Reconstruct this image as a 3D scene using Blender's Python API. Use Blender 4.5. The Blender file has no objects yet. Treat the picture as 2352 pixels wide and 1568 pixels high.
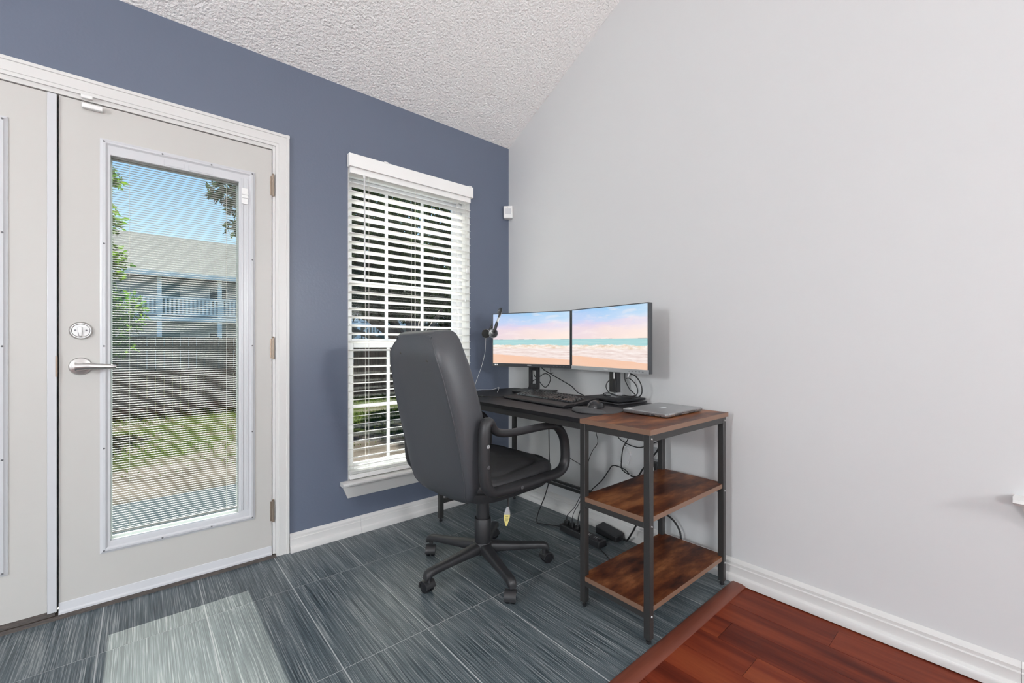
import bpy, bmesh, math, random
from mathutils import Vector, Matrix
PI = math.pi
random.seed(7)
scene = bpy.context.scene
C = scene.collection

# ------------------------------------------------------------------ camera, sky, sun, exposure
cam_d = bpy.data.cameras.new('camera'); cam = bpy.data.objects.new('camera', cam_d); C.objects.link(cam)
cam_d.sensor_width = 36.0; cam_d.lens = 997.0 / 2352.0 * 36.0
cam_d.shift_y = 6.0 / 2352.0; cam_d.clip_start = 0.02; cam_d.clip_end = 300
cam.location = (-2.024, -2.40, 1.05)
cam.rotation_euler = (PI / 2, 0, math.radians(49.42 - 90.0))
scene.camera = cam

w = bpy.data.worlds.new('sky'); scene.world = w; w.use_nodes = True
nt = w.node_tree; nt.nodes.clear()
out = nt.nodes.new('ShaderNodeOutputWorld'); bg = nt.nodes.new('ShaderNodeBackground')
tc = nt.nodes.new('ShaderNodeTexCoord'); sx = nt.nodes.new('ShaderNodeSeparateXYZ'); rp = nt.nodes.new('ShaderNodeValToRGB')
nt.links.new(tc.outputs['Generated'], sx.inputs[0]); nt.links.new(sx.outputs['Z'], rp.inputs[0])
nt.links.new(rp.outputs[0], bg.inputs[0]); nt.links.new(bg.outputs[0], out.inputs[0])
e = rp.color_ramp.elements
e[0].position = 0.0; e[0].color = (0.50, 0.59, 0.64, 1)
e[1].position = 1.0; e[1].color = (0.07, 0.20, 0.46, 1)
q = e.new(0.17); q.color = (0.39, 0.54, 0.69, 1)
q = e.new(0.40); q.color = (0.17, 0.38, 0.67, 1)
bg.inputs[1].default_value = 1.0

sun_d = bpy.data.lights.new('sun', 'SUN'); sun = bpy.data.objects.new('sun', sun_d); C.objects.link(sun)
sun_d.energy = 24.0; sun_d.angle = math.radians(0.8); sun_d.color = (1.0, 0.965, 0.90)
sun.location = (0, 20, 20); sun.rotation_euler = (math.radians(-45), 0, 0)      # shines in squarely through the door

scene.view_settings.view_transform = 'Standard'; scene.view_settings.look = 'None'
scene.view_settings.exposure = 0.78; scene.view_settings.gamma = 1.0
scene.view_settings.use_curve_mapping = False
scene.cycles.max_bounces = 14; scene.cycles.diffuse_bounces = 8; scene.cycles.transparent_max_bounces = 24
FILL_LAMP_L = 93.0            # radiance of the globes of the added fill lamps

# ------------------------------------------------------------------ helpers
def obj_tag(o, label=None, cat=None, group=None, kind=None):
    if label: o['label'] = label
    if cat: o['category'] = cat
    if group: o['group'] = group
    if kind: o['kind'] = kind
    return o
def empty(name, loc=(0, 0, 0), rz=0, label=None, cat=None, group=None, kind=None):
    o = bpy.data.objects.new(name, None); C.objects.link(o); o.empty_display_size = 0.05
    o.location = loc; o.rotation_euler = (0, 0, rz)
    return obj_tag(o, label, cat, group, kind)
def copy_obj(o, parent=None, loc=None, name=None):
    c = o.copy(); C.objects.link(c); c.parent = parent
    if loc is not None: c.location = loc
    return c
class MB:
    def __init__(s): s.v = []; s.f = []
    def add(s, vs, fs):
        n = len(s.v); s.v += [tuple(p) for p in vs]; s.f += [tuple(i + n for i in f) for f in fs]; return s
    def box(s, x0, y0, z0, x1, y1, z1):
        vs = [(x, y, z) for z in (z0, z1) for y in (y0, y1) for x in (x0, x1)]
        return s.add(vs, [(0, 2, 3, 1), (4, 5, 7, 6), (0, 1, 5, 4), (2, 6, 7, 3), (0, 4, 6, 2), (1, 3, 7, 5)])
    def obox(s, c, a, b, d):
        c, a, b, d = map(Vector, (c, a, b, d))
        vs = [c + a * i + b * j + d * k for k in (-1, 1) for j in (-1, 1) for i in (-1, 1)]
        return s.add(vs, [(0, 2, 3, 1), (4, 5, 7, 6), (0, 1, 5, 4), (2, 6, 7, 3), (0, 4, 6, 2), (1, 3, 7, 5)])
    def bar(s, p, q, wd, ht, up=(0, 0, 1)):
        p, q = Vector(p), Vector(q); t = (q - p).normalized(); sd = t.cross(Vector(up)).normalized(); u = sd.cross(t)
        return s.obox((p + q) / 2, (q - p) / 2, sd * wd / 2, u * ht / 2)
    def loft(s, rings, cap0=True, cap1=True, closed=False):
        n = len(rings[0]); vs = [p for r in rings for p in r]; fs = []
        m = len(rings)
        for i in range(m if closed else m - 1):
            a, b = i * n, ((i + 1) % m) * n
            for j in range(n): fs.append((a + j, a + (j + 1) % n, b + (j + 1) % n, b + j))
        if not closed:
            if cap0: fs.append(tuple(range(n - 1, -1, -1)))
            if cap1: fs.append(tuple(range((m - 1) * n, m * n)))
        return s.add(vs, fs)
    def tube(s, pts, r, n=8, closed=False, sx=1.0, up0=None):
        pts = [Vector(p) for p in pts]; m = len(pts); rings = []
        rr = r if isinstance(r, (list, tuple)) else [r] * m
        up = Vector(up0) if up0 else None
        for i in range(m):
            a = pts[i - 1] if (i > 0 or closed) else pts[i]; b = pts[(i + 1) % m] if (i < m - 1 or closed) else pts[i]
            t = (b - a).normalized()
            if up is None: up = Vector((0, 0, 1)) if abs(t.z) < 0.9 else Vector((1, 0, 0))
            sd = t.cross(up)
            if sd.length < 1e-6: sd = t.orthogonal()
            sd.normalize(); up = sd.cross(t).normalized()
            rings.append([pts[i] + (sd * math.cos(2 * PI * k / n) * sx + up * math.sin(2 * PI * k / n)) * rr[i] for k in range(n)])
        return s.loft(rings, closed=closed)
    def lathe(s, prof, c=(0, 0, 0), axis=(0, 0, 1), n=24, cap=True):
        c = Vector(c); ax = Vector(axis).normalized(); u = ax.orthogonal().normalized(); v = ax.cross(u)
        rings = [[c + ax * z + (u * math.cos(2 * PI * k / n) + v * math.sin(2 * PI * k / n)) * max(r, 1e-5) for k in range(n)] for r, z in prof]
        return s.loft(rings, cap, cap)
    def prism(s, poly, ext):
        ext = Vector(ext); a = [Vector(p) for p in poly]; return s.loft([a, [p + ext for p in a]])
    def frame(s, x0, z0, x1, z1, i0x, i0z, i1x, i1z, y0, y1):          # rectangular ring in the xz plane
        s.box(x0, y0, z0, i0x, y1, z1); s.box(i1x, y0, z0, x1, y1, z1)
        s.box(i0x, y0, z0, i1x, y1, i0z); return s.box(i0x, y0, i1z, i1x, y1, z1)
    def plate(s, x0, z0, x1, z1, i0x, i0z, i1x, i1z, y0, y1):          # the same ring as one piece without joints
        r = lambda y, a, b, c, d: [(a, y, b), (c, y, b), (c, y, d), (a, y, d)]
        return s.loft([r(y0, x0, z0, x1, z1), r(y0, i0x, i0z, i1x, i1z), r(y1, i0x, i0z, i1x, i1z), r(y1, x0, z0, x1, z1)], closed=True)
    def mesh(s, name, m):
        me = bpy.data.meshes.new(name); me.from_pydata(s.v, [], s.f)
        bm = bmesh.new(); bm.from_mesh(me); bmesh.ops.recalc_face_normals(bm, faces=bm.faces); bm.to_mesh(me); bm.free()
        if m: me.materials.append(m)
        return me
    def build(s, name, m, parent=None, smooth=False, bevel=0, seg=2, loc=None, angle=40, subsurf=0):
        me = s.mesh(name, m); o = bpy.data.objects.new(name, me); C.objects.link(o); o.parent = parent
        if loc: o.location = loc
        if smooth or bevel:
            me.shade_smooth(); me.set_sharp_from_angle(angle=math.radians(angle))
        if bevel:
            b = o.modifiers.new('bevel', 'BEVEL'); b.width = bevel; b.segments = seg; b.limit_method = 'ANGLE'; b.angle_limit = math.radians(35)
            b.harden_normals = False
        if subsurf:
            b = o.modifiers.new('sub', 'SUBSURF'); b.levels = subsurf; b.render_levels = subsurf
        return o
def spline(pts, n=8, closed=False):
    pts = [Vector(p) for p in pts]; m = len(pts); res = []
    for i in range(m if closed else m - 1):
        p0 = pts[(i - 1) % m] if (closed or i > 0) else pts[i]; p1 = pts[i]; p2 = pts[(i + 1) % m]
        p3 = pts[(i + 2) % m] if (closed or i + 2 < m) else p2
        for k in range(n):
            t = k / n
            res.append(0.5 * ((2 * p1) + (p2 - p0) * t + (2 * p0 - 5 * p1 + 4 * p2 - p3) * t * t + (3 * p1 - p0 - 3 * p2 + p3) * t ** 3))
    if not closed: res.append(pts[-1])
    return res
def lerp_tab(tab, t):
    for (a, va), (b, vb) in zip(tab, tab[1:]):
        if t <= b:
            k = (t - a) / (b - a); return va + (vb - va) * max(0, k)
    return tab[-1][1]
def smooth_tab(tab, t):
    xs = [a for a, _ in tab]
    if t <= xs[0]: return tab[0][1]
    if t >= xs[-1]: return tab[-1][1]
    for i in range(len(tab) - 1):
        if t <= xs[i + 1]:
            k = (t - xs[i]) / (xs[i + 1] - xs[i])
            p0 = tab[max(i - 1, 0)][1]; p1 = tab[i][1]; p2 = tab[i + 1][1]; p3 = tab[min(i + 2, len(tab) - 1)][1]
            return 0.5 * ((2 * p1) + (p2 - p0) * k + (2 * p0 - 5 * p1 + 4 * p2 - p3) * k * k + (3 * p1 - p0 - 3 * p2 + p3) * k ** 3)
def sring(n, fn, ex=4.0):                                           # superellipse ring, fn(u,v) -> point with u,v in -1..1
    r = []
    for k in range(n):
        a = 2 * PI * k / n; c, s_ = math.cos(a), math.sin(a)
        r.append(fn(math.copysign(abs(c) ** (2 / ex), c), math.copysign(abs(s_) ** (2 / ex), s_)))
    return r
def text_mesh(name, txt, size, m, parent, mat4, extrude=0.0003):
    cu = bpy.data.curves.new(name, 'FONT'); cu.body = txt; cu.size = size; cu.extrude = extrude; cu.align_x = 'CENTER'; cu.align_y = 'CENTER'
    t = bpy.data.objects.new(name + '_tmp', cu); C.objects.link(t)
    dg = bpy.context.evaluated_depsgraph_get(); me = bpy.data.meshes.new_from_object(t.evaluated_get(dg))
    bpy.data.objects.remove(t); bpy.data.curves.remove(cu)
    me.name = name; me.materials.clear(); me.materials.append(m)
    o = bpy.data.objects.new(name, me); C.objects.link(o); o.parent = parent; o.matrix_local = mat4
    return o

# ------------------------------------------------------------------ materials
def M(name, col, rough=0.5, metal=0.0, spec=0.5, bump=None, var=None, coat=0.0, stretch=(1, 1, 1), rnd=False, alpha=1.0, emit=None):
    m = bpy.data.materials.new(name); m.use_nodes = True; t = m.node_tree; b = t.nodes['Principled BSDF']
    b.inputs['Base Color'].default_value = (*col, 1); b.inputs['Roughness'].default_value = rough
    b.inputs['Metallic'].default_value = metal; b.inputs['Specular IOR Level'].default_value = spec
    b.inputs['Coat Weight'].default_value = coat; b.inputs['Alpha'].default_value = alpha
    if emit: b.inputs['Emission Color'].default_value = (*emit[0], 1); b.inputs['Emission Strength'].default_value = emit[1]
    if bump or var:
        co = t.nodes.new('ShaderNodeTexCoord'); mp = t.nodes.new('ShaderNodeMapping'); mp.inputs['Scale'].default_value = stretch
        t.links.new(co.outputs['Object'], mp.inputs[0])
        if rnd:
            oi = t.nodes.new('ShaderNodeObjectInfo'); mu = t.nodes.new('ShaderNodeMath'); mu.operation = 'MULTIPLY'; mu.inputs[1].default_value = 173.0
            t.links.new(oi.outputs['Random'], mu.inputs[0]); t.links.new(mu.outputs[0], mp.inputs['Location'])
    if var:                                                        # (scale, detail, [(pos, colour), ...])
        nz = t.nodes.new('ShaderNodeTexNoise'); nz.inputs['Scale'].default_value = var[0]; nz.inputs['Detail'].default_value = var[1]
        r = t.nodes.new('ShaderNodeValToRGB'); el = r.color_ramp.elements
        while len(el) < len(var[2]): el.new(0.5)
        for k, (p, c) in enumerate(var[2]): el[k].position = p; el[k].color = (*c, 1)
        t.links.new(mp.outputs[0], nz.inputs[0]); t.links.new(nz.outputs['Fac'], r.inputs[0]); t.links.new(r.outputs[0], b.inputs['Base Color'])
    if bump:                                                       # (scale, strength, distance)
        n2 = t.nodes.new('ShaderNodeTexNoise'); n2.inputs['Scale'].default_value = bump[0]; n2.inputs['Detail'].default_value = 4
        bp = t.nodes.new('ShaderNodeBump'); bp.inputs['Strength'].default_value = bump[1]; bp.inputs['Distance'].default_value = bump[2]
        t.links.new(mp.outputs[0] if not var else co.outputs['Object'], n2.inputs[0]); t.links.new(n2.outputs['Fac'], bp.inputs['Height']); t.links.new(bp.outputs[0], b.inputs['Normal'])
    return m
def glass_mat(name, tint=(0.96, 0.98, 0.97), refl=0.6):
    m = bpy.data.materials.new(name); m.use_nodes = True; t = m.node_tree; t.nodes.clear()
    o = t.nodes.new('ShaderNodeOutputMaterial'); mx = t.nodes.new('ShaderNodeMixShader'); tr = t.nodes.new('ShaderNodeBsdfTransparent'); gl = t.nodes.new('ShaderNodeBsdfGlossy')
    fr = t.nodes.new('ShaderNodeFresnel'); fr.inputs[0].default_value = 1.45
    ml = t.nodes.new('ShaderNodeMath'); ml.operation = 'MULTIPLY'; ml.inputs[1].default_value = refl
    tr.inputs[0].default_value = (*tint, 1); gl.inputs['Roughness'].default_value = 0.02
    t.links.new(fr.outputs[0], ml.inputs[0]); t.links.new(ml.outputs[0], mx.inputs[0]); t.links.new(tr.outputs[0], mx.inputs[1]); t.links.new(gl.outputs[0], mx.inputs[2]); t.links.new(mx.outputs[0], o.inputs[0])
    return m
def leaf_mat(name, a, b, trans=0.45):
    m = bpy.data.materials.new(name); m.use_nodes = True; t = m.node_tree; t.nodes.clear()
    o = t.nodes.new('ShaderNodeOutputMaterial'); mx = t.nodes.new('ShaderNodeMixShader'); d = t.nodes.new('ShaderNodeBsdfDiffuse'); tr = t.nodes.new('ShaderNodeBsdfTranslucent')
    co = t.nodes.new('ShaderNodeTexCoord'); nz = t.nodes.new('ShaderNodeTexNoise'); nz.inputs['Scale'].default_value = 3.0; nz.inputs['Detail'].default_value = 6
    r = t.nodes.new('ShaderNodeValToRGB'); r.color_ramp.elements[0].position = 0.35; r.color_ramp.elements[1].position = 0.65
    r.color_ramp.elements[0].color = (*a, 1); r.color_ramp.elements[1].color = (*b, 1); mx.inputs[0].default_value = trans
    t.links.new(co.outputs['Object'], nz.inputs[0]); t.links.new(nz.outputs['Fac'], r.inputs[0])
    for s_ in (d, tr): t.links.new(r.outputs[0], s_.inputs[0])
    t.links.new(d.outputs[0], mx.inputs[1]); t.links.new(tr.outputs[0], mx.inputs[2]); t.links.new(mx.outputs[0], o.inputs[0])
    return m

m_blue = M('blue_wall_paint', (0.116, 0.140, 0.195), 0.38, bump=(90, 0.25, 0.002))
m_white = M('white_wall_paint', (0.635, 0.640, 0.642), 0.55, bump=(60, 0.12, 0.002))
m_ceil = M('popcorn_ceiling', (0.90, 0.89, 0.875), 0.9, bump=(85, 0.8, 0.02))
m_trim = M('trim_paint', (0.64, 0.635, 0.62), 0.35, bump=(25, 0.05, 0.001))
m_door = M('door_paint', (0.52, 0.51, 0.485), 0.42, bump=(60, 0.05, 0.0006))
m_lite = M('white_vinyl', (0.57, 0.58, 0.60), 0.3)
m_thresh = M('dark_threshold', (0.035, 0.026, 0.022), 0.5, var=(30, 3, [(0.3, (0.02, 0.015, 0.013)), (0.7, (0.06, 0.045, 0.036))]), stretch=(1, 8, 8))
m_glass = glass_mat('window_glass')
m_slat = M('blind_white', (0.85, 0.85, 0.83), 0.4)
m_mini = M('mini_blind_white', (0.34, 0.33, 0.32), 0.5)
m_cord = M('blind_cord', (0.62, 0.60, 0.56), 0.8)
m_wand = M('clear_wand', (0.62, 0.63, 0.64), 0.25)
m_nickel = M('satin_nickel', (0.56, 0.55, 0.54), 0.32, 1.0)
m_hinge = M('bronze_hinge', (0.30, 0.24, 0.19), 0.4, 0.8)
m_screw = M('screw_head', (0.16, 0.16, 0.17), 0.45, 0.6)
m_plast = M('white_plastic', (0.78, 0.78, 0.77), 0.35)
m_grout = M('grout', (0.42, 0.435, 0.44), 0.9)
m_black = M('black_plastic', (0.022, 0.022, 0.024), 0.42, bump=(400, 0.12, 0.0004))
m_blackg = M('black_gloss', (0.015, 0.015, 0.017), 0.22)
m_cable = M('black_cable', (0.014, 0.014, 0.015), 0.5)
m_grayc = M('grey_cable', (0.42, 0.42, 0.43), 0.5)
m_leather = M('black_leather', (0.052, 0.055, 0.062), 0.46, spec=0.65, bump=(260, 0.30, 0.0012))
m_seat = M('worn_black_leather', (0.030, 0.030, 0.032), 0.44, bump=(120, 0.35, 0.0015))
m_metal = M('desk_black_metal', (0.040, 0.039, 0.038), 0.40, 0.2)
m_desk = M('black_desktop', (0.016, 0.016, 0.018), 0.45, spec=0.18, bump=(200, 0.06, 0.0004))
m_bezel = M('monitor_bezel', (0.045, 0.05, 0.056), 0.38)
m_bezels = M('silver_bezel', (0.46, 0.47, 0.48), 0.35, 0.5)
m_lap = M('laptop_silver', (0.40, 0.405, 0.41), 0.33, 0.75)
m_lapd = M('laptop_port', (0.02, 0.02, 0.022), 0.5)
m_foam = M('ear_foam', (0.012, 0.012, 0.012), 0.85)
m_yellow = M('yellow_tag', (0.70, 0.60, 0.20), 0.5)
m_ink = M('dark_ink', (0.05, 0.045, 0.03), 0.6)
m_letter = M('pale_lettering', (0.75, 0.76, 0.78), 0.4)
m_key = M('black_keys', (0.022, 0.022, 0.024), 0.20, spec=0.8)
m_rubber = M('grey_rubber', (0.055, 0.055, 0.057), 0.7)
m_steel = M('bolt_steel', (0.5, 0.5, 0.5), 0.3, 1.0)

def wood_mat(name, ramp, stretch, rough, big=1.6, rnd=True, dark=0.5, coat=0.0, spec=0.5):
    m = bpy.data.materials.new(name); m.use_nodes = True; t = m.node_tree; b = t.nodes['Principled BSDF']
    co = t.nodes.new('ShaderNodeTexCoord'); mp = t.nodes.new('ShaderNodeMapping'); mp.inputs['Scale'].default_value = stretch
    t.links.new(co.outputs['Object'], mp.inputs[0])
    if rnd:
        oi = t.nodes.new('ShaderNodeObjectInfo'); mu = t.nodes.new('ShaderNodeMath'); mu.operation = 'MULTIPLY'; mu.inputs[1].default_value = 173.0
        t.links.new(oi.outputs['Random'], mu.inputs[0]); t.links.new(mu.outputs[0], mp.inputs['Location'])
    n1 = t.nodes.new('ShaderNodeTexNoise'); n1.inputs['Scale'].default_value = 1.0; n1.inputs['Detail'].default_value = 6; n1.inputs['Roughness'].default_value = 0.62
    n2 = t.nodes.new('ShaderNodeTexNoise'); n2.inputs['Scale'].default_value = 0.14 * big; n2.inputs['Detail'].default_value = 3
    t.links.new(mp.outputs[0], n1.inputs[0]); t.links.new(mp.outputs[0], n2.inputs[0])
    mx = t.nodes.new('ShaderNodeMix'); mx.data_type = 'FLOAT'; mx.inputs[0].default_value = dark
    t.links.new(n1.outputs['Fac'], mx.inputs[2]); t.links.new(n2.outputs['Fac'], mx.inputs[3])
    r = t.nodes.new('ShaderNodeValToRGB'); el = r.color_ramp.elements
    while len(el) < len(ramp): el.new(0.5)
    for k, (p, c) in enumerate(ramp): el[k].position = p; el[k].color = (*c, 1)
    t.links.new(mx.outputs[0], r.inputs[0]); t.links.new(r.outputs[0], b.inputs['Base Color'])
    b.inputs['Roughness'].default_value = rough; b.inputs['Coat Weight'].default_value = coat; b.inputs['Specular IOR Level'].default_value = spec
    bp = t.nodes.new('ShaderNodeBump'); bp.inputs['Strength'].default_value = 0.12; bp.inputs['Distance'].default_value = 0.001
    t.links.new(n1.outputs['Fac'], bp.inputs['Height']); t.links.new(bp.outputs[0], b.inputs['Normal'])
    return m
m_tile = wood_mat('slate_blue_tile', [(0.36, (0.014, 0.025, 0.033)), (0.45, (0.050, 0.071, 0.083)), (0.53, (0.104, 0.128, 0.140)), (0.64, (0.31, 0.33, 0.33))], (400, 4.5, 3), 0.34, big=0.4, dark=0.16)
m_lam = wood_mat('cherry_laminate', [(0.36, (0.070, 0.013, 0.008)), (0.47, (0.138, 0.025, 0.012)), (0.56, (0.190, 0.037, 0.016)), (0.70, (0.27, 0.070, 0.025))], (26, 2.6, 3), 0.36, big=2.2, dark=0.6, spec=0.12)
m_strip = wood_mat('transition_strip', [(0.3, (0.13, 0.034, 0.020)), (0.7, (0.19, 0.055, 0.032))], (3, 60, 3), 0.4, dark=0.3, rnd=False)
m_rust = wood_mat('rustic_brown_board', [(0.38, (0.024, 0.007, 0.004)), (0.46, (0.078, 0.021, 0.008)), (0.53, (0.150, 0.047, 0.016)), (0.62, (0.28, 0.110, 0.042))], (8, 22, 9), 0.36, big=3.0, dark=0.5, spec=0.16)
m_rustedge = M('board_edge', (0.20, 0.115, 0.075), 0.45)

# ------------------------------------------------------------------ the room shell
ZC = 2.46; SL = 0.517; YP = -3.6; YB = -7.2; XL = -6.0; ZP = ZC + SL * (-YP)
DX0, DX1, DZ1 = -3.03, -1.515, 2.03             # double door opening
WX0, WX1, WZ0, WZ1 = -1.157, -0.342, 0.285, 2.045      # window opening
def walls_with_holes(mb, xs, zs, hole, put):
    for i in range(len(xs) - 1):
        for j in range(len(zs) - 1):
            if not hole((xs[i] + xs[i + 1]) / 2, (zs[j] + zs[j + 1]) / 2): put(mb, xs[i], zs[j], xs[i + 1], zs[j + 1])
mb = MB()
walls_with_holes(mb, [XL, DX0, DX1, WX0, WX1, 0.14], [-0.2, WZ0, DZ1, WZ1, ZC + 0.05],
    lambda x, z: (DX0 < x < DX1 and z < DZ1) or (WX0 < x < WX1 and WZ0 < z < WZ1),
    lambda mb, a, b, c, d: mb.box(a, 0.0, b, c, 0.14, d))
obj_tag(mb.build('wall_back', m_blue), kind='structure', label='slate blue wall around the glazed door and the window')
mb = MB()                                                         # gable wall with a window further along, past the ledge
RY0, RY1, RZ0, RZ1 = -4.1, -2.52, 0.60, 2.1
prof = lambda y: ZC + SL * (-y if y > YP else (y - YB)) + 0.05
for a, b in ((0.14, RY1), (RY1, YP), (YP, RY0), (RY0, YB)):
    hole = RY0 - 1e-6 <= b and a <= RY1 + 1e-6
    for z0, z1 in (((-0.2, RZ0), (RZ1, None)) if hole else ((-0.2, None),)):
        ta = prof(min(a, 0.0)) if z1 is None else z1; tb = prof(b) if z1 is None else z1
        mb.prism([(0, a, z0), (0, b, z0), (0, b, tb), (0, a, ta)], (0.14, 0, 0))
obj_tag(mb.build('wall_right', m_white), kind='structure', label='tall pale grey gable wall behind the desk')
mb = MB()
LY = [(0.14, -1.2), (-1.2, -3.4), (-3.4, -4.2), (-4.2, -6.4), (-6.4, YB)]
for k, (a, b) in enumerate(LY):
    for z0, z1 in (((-0.2, 0.6), (2.1, None)) if k in (1, 3) else ((-0.2, None),)):  # openings in this unseen wall are added to let in sky light
        ys = [a, YP, b] if a > YP > b else [a, b]
        for p, q_ in zip(ys, ys[1:]):
            ta = prof(min(p, 0.0)) if z1 is None else z1; tb = prof(q_) if z1 is None else z1
            mb.prism([(XL - 0.14, p, z0), (XL - 0.14, q_, z0), (XL - 0.14, q_, tb), (XL - 0.14, p, ta)], (0.14, 0, 0))
obj_tag(mb.build('wall_left', m_white), kind='structure', label='pale wall on the far side of the room')
mb = MB()
walls_with_holes(mb, [XL, -5.2, -3.4, -2.6, -0.8, 0.0], [-0.2, 0.6, 2.1, ZC + 0.05],
    lambda x, z: 0.6 < z < 2.1 and (-5.2 < x < -3.4 or -2.6 < x < -0.8), lambda mb, a, b, c, d: mb.box(a, YB - 0.14, b, c, YB, d))  # unseen openings, added so more daylight fills the room from behind
obj_tag(mb.build('wall_front', m_white), kind='structure', label='pale wall behind the viewer')
mb = MB()
for (y0, z0), (y1, z1) in (((0.14, ZC), (YP, ZP)), ((YP, ZP), (YB - 0.14, ZC))):
    mb.prism([(XL - 0.14, y0, z0 - (SL * 0.14 if y0 > 0 else 0)), (XL - 0.14, y1, z1), (XL - 0.14, y1, z1 + 0.12), (XL - 0.14, y0, z0 + 0.12)], (0.14 - XL + 0.14, 0, 0))
obj_tag(mb.build('ceiling', m_ceil), kind='structure', label='white textured sloping ceiling')

# tiled floor: grout bed, then one slab for each tile
YT = -1.575
fl = MB().box(XL, YT, -0.2, 0.0, 0.0, -0.0006).build('floor', m_grout); obj_tag(fl, kind='structure', label='floor of streaked slate blue tiles with pale grout')
rows = [(0.0, -0.37), (-0.37, -0.98), (-0.98, YT)]
tile_me = {}
for r, (a, b) in enumerate(rows):
    h = (a - b) / 2 - 0.0014
    tile_me[r] = MB().box(-0.1506, -h, -0.008, 0.1506, h, 0.0).mesh('tile', m_tile)
for k in range(20):
    x0 = -0.305 * k - (0.0 if k else 0.0); xc = x0 - 0.1525
    for r, (a, b) in enumerate(rows):
        if xc - 0.15 < XL: continue
        o = bpy.data.objects.new('tile', tile_me[r]); C.objects.link(o); o.parent = fl; o.location = (xc + 0.001, (a + b) / 2, random.uniform(-0.0002, 0))
YS = -1.628
lf = MB().box(XL, YB, -0.2, 0.0, YS + 0.01, -0.004).build('floor', m_lam); obj_tag(lf, kind='structure', label='floor of cherry red laminate planks')
PW = 0.1235
pl_me = MB().box(-PW / 2 + 0.0006, -0.61, -0.01, PW / 2 - 0.0006, 0.61, 0.0).mesh('plank', m_lam)
ends = [-0.25, -0.62, -1.0, -1.7, -1.83, -1.35, -2.25]
off = {0: 0.35, 1: 0.80, 2: -1.697 + 1.22, 3: -1.83 + 0.61, 4: -2.2 + 0.61, 5: 0.1}
for k in range(22):
    e0 = {2: -1.697, 3: -1.830}.get(k, -1.64 - ((k * 0.41 + 0.33) % 1.22))
    x = -0.083 - PW * k - PW / 2 if k else -0.083 + 0.0 - PW / 2
    x = -0.207 + PW / 2 - PW * (k - 0) - 0.0 if True else x
    y = e0 + 1.22
    n = 0
    while y > -4.6:
        if y - 1.22 < YS:
            o = bpy.data.objects.new('plank', pl_me); C.objects.link(o); o.parent = lf
            o.location = (x, y - 0.61, random.uniform(-0.0006, 0.0))
            if y > YS:                                            # first board of a row, cut to the strip
                ln = YS - (y - 1.22); o.data = MB().box(-PW / 2 + 0.0006, -ln / 2, -0.01, PW / 2 - 0.0006, ln / 2, 0.0).mesh('plank', m_lam)
                o.location.y = YS - ln / 2
        y -= 1.2212
mb = MB().prism([(XL, YT + 0.002, 0.0), (XL, YT + 0.001, 0.003), (XL, YT - 0.008, 0.008), (XL, YS + 0.010, 0.008), (XL, YS - 0.004, 0.003), (XL, YS - 0.005, 0.0)], (-XL - 0.03, 0, 0))
obj_tag(mb.build('trim_1', m_strip, smooth=True), kind='structure', label='reddish brown floor strip where tiles meet laminate')

# baseboards
bprof = [(0, 0), (0.028, 0), (0.028, 0.018), (0.025, 0.027), (0.017, 0.033), (0.016, 0.037), (0.016, 0.064), (0.012, 0.067), (0.012, 0.078), (0.006, 0.087), (0, 0.091)]
def baseboard(name, axis, a, b, label, t=1.0, breaks=()):
    cuts = [a] + list(breaks) + [b]; root = None
    for p, q_ in zip(cuts, cuts[1:]):
        mb = MB(); g = 0.0006
        if axis == 'x': mb.prism([(p + g, -d * t, z) for d, z in bprof], (q_ - p - 2 * g, 0, 0))
        else: mb.prism([(-d * t, p - g, z) for d, z in bprof], (0, q_ - p + 2 * g, 0))
        if root is None: root = obj_tag(mb.build(name, m_trim, smooth=True, angle=30), kind='structure', label=label)
        else: mb.build('baseboard_length', m_trim, root, smooth=True, angle=30)
    return root
baseboard('baseboard_back', 'x', -1.452, -0.0, 'white moulded baseboard under the window', breaks=(-1.09,))
baseboard('baseboard_right', 'y', 0.0, YB, 'white moulded baseboard below the pale gable wall', t=1.4, breaks=(-2.405,))

# door casing, jamb and threshold
mb = MB()
for x0, x1, x2 in ((DX1, DX1 + 0.062, 1), (DX0, DX0 - 0.062, -1)):
    s_ = x2
    mb.prism([(x0, 0.0, 0), (x0, -0.009, 0), (x0 + s_ * 0.012, -0.011, 0), (x0 + s_ * 0.014, -0.013, 0), (x0 + s_ * 0.046, -0.013, 0), (x0 + s_ * 0.048, -0.017, 0), (x0 + s_ * 0.060, -0.017, 0), (x0 + s_ * 0.062, -0.013, 0), (x0 + s_ * 0.062, 0, 0)], (0, 0, DZ1 + 0.066))
xa, xb = DX0 - 0.062, DX1 + 0.062
mb.prism([(xa, 0, DZ1), (xa, -0.009, DZ1), (xa, -0.011, DZ1 + 0.012), (xa, -0.0132, DZ1 + 0.014), (xa, -0.0132, DZ1 + 0.050), (xa, -0.0172, DZ1 + 0.052), (xa, -0.0172, DZ1 + 0.064), (xa, -0.013, DZ1 + 0.066), (xa, 0, DZ1 + 0.066)], (xb - xa, 0, 0))
obj_tag(mb.build('trim_2', m_trim, smooth=True, angle=25), kind='structure', label='white moulded casing around the double door')
mb = MB().box(DX1 - 0.012, 0.0, 0, DX1 + 0.002, 0.14, DZ1); mb.box(DX0 - 0.002, 0.0, 0, DX0 + 0.012, 0.14, DZ1); mb.box(DX0 + 0.012, 0.0, DZ1 - 0.018, DX1 - 0.012, 0.14, DZ1 + 0.002)
mb.box(DX1 - 0.026, 0.05, 0, DX1 - 0.012, 0.085, DZ1 - 0.018); mb.box(DX0 + 0.012, 0.05, 0, DX0 + 0.026, 0.085, DZ1 - 0.018); mb.box(DX0 + 0.026, 0.05, DZ1 - 0.032, DX1 - 0.026, 0.085, DZ1 - 0.018)
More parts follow.
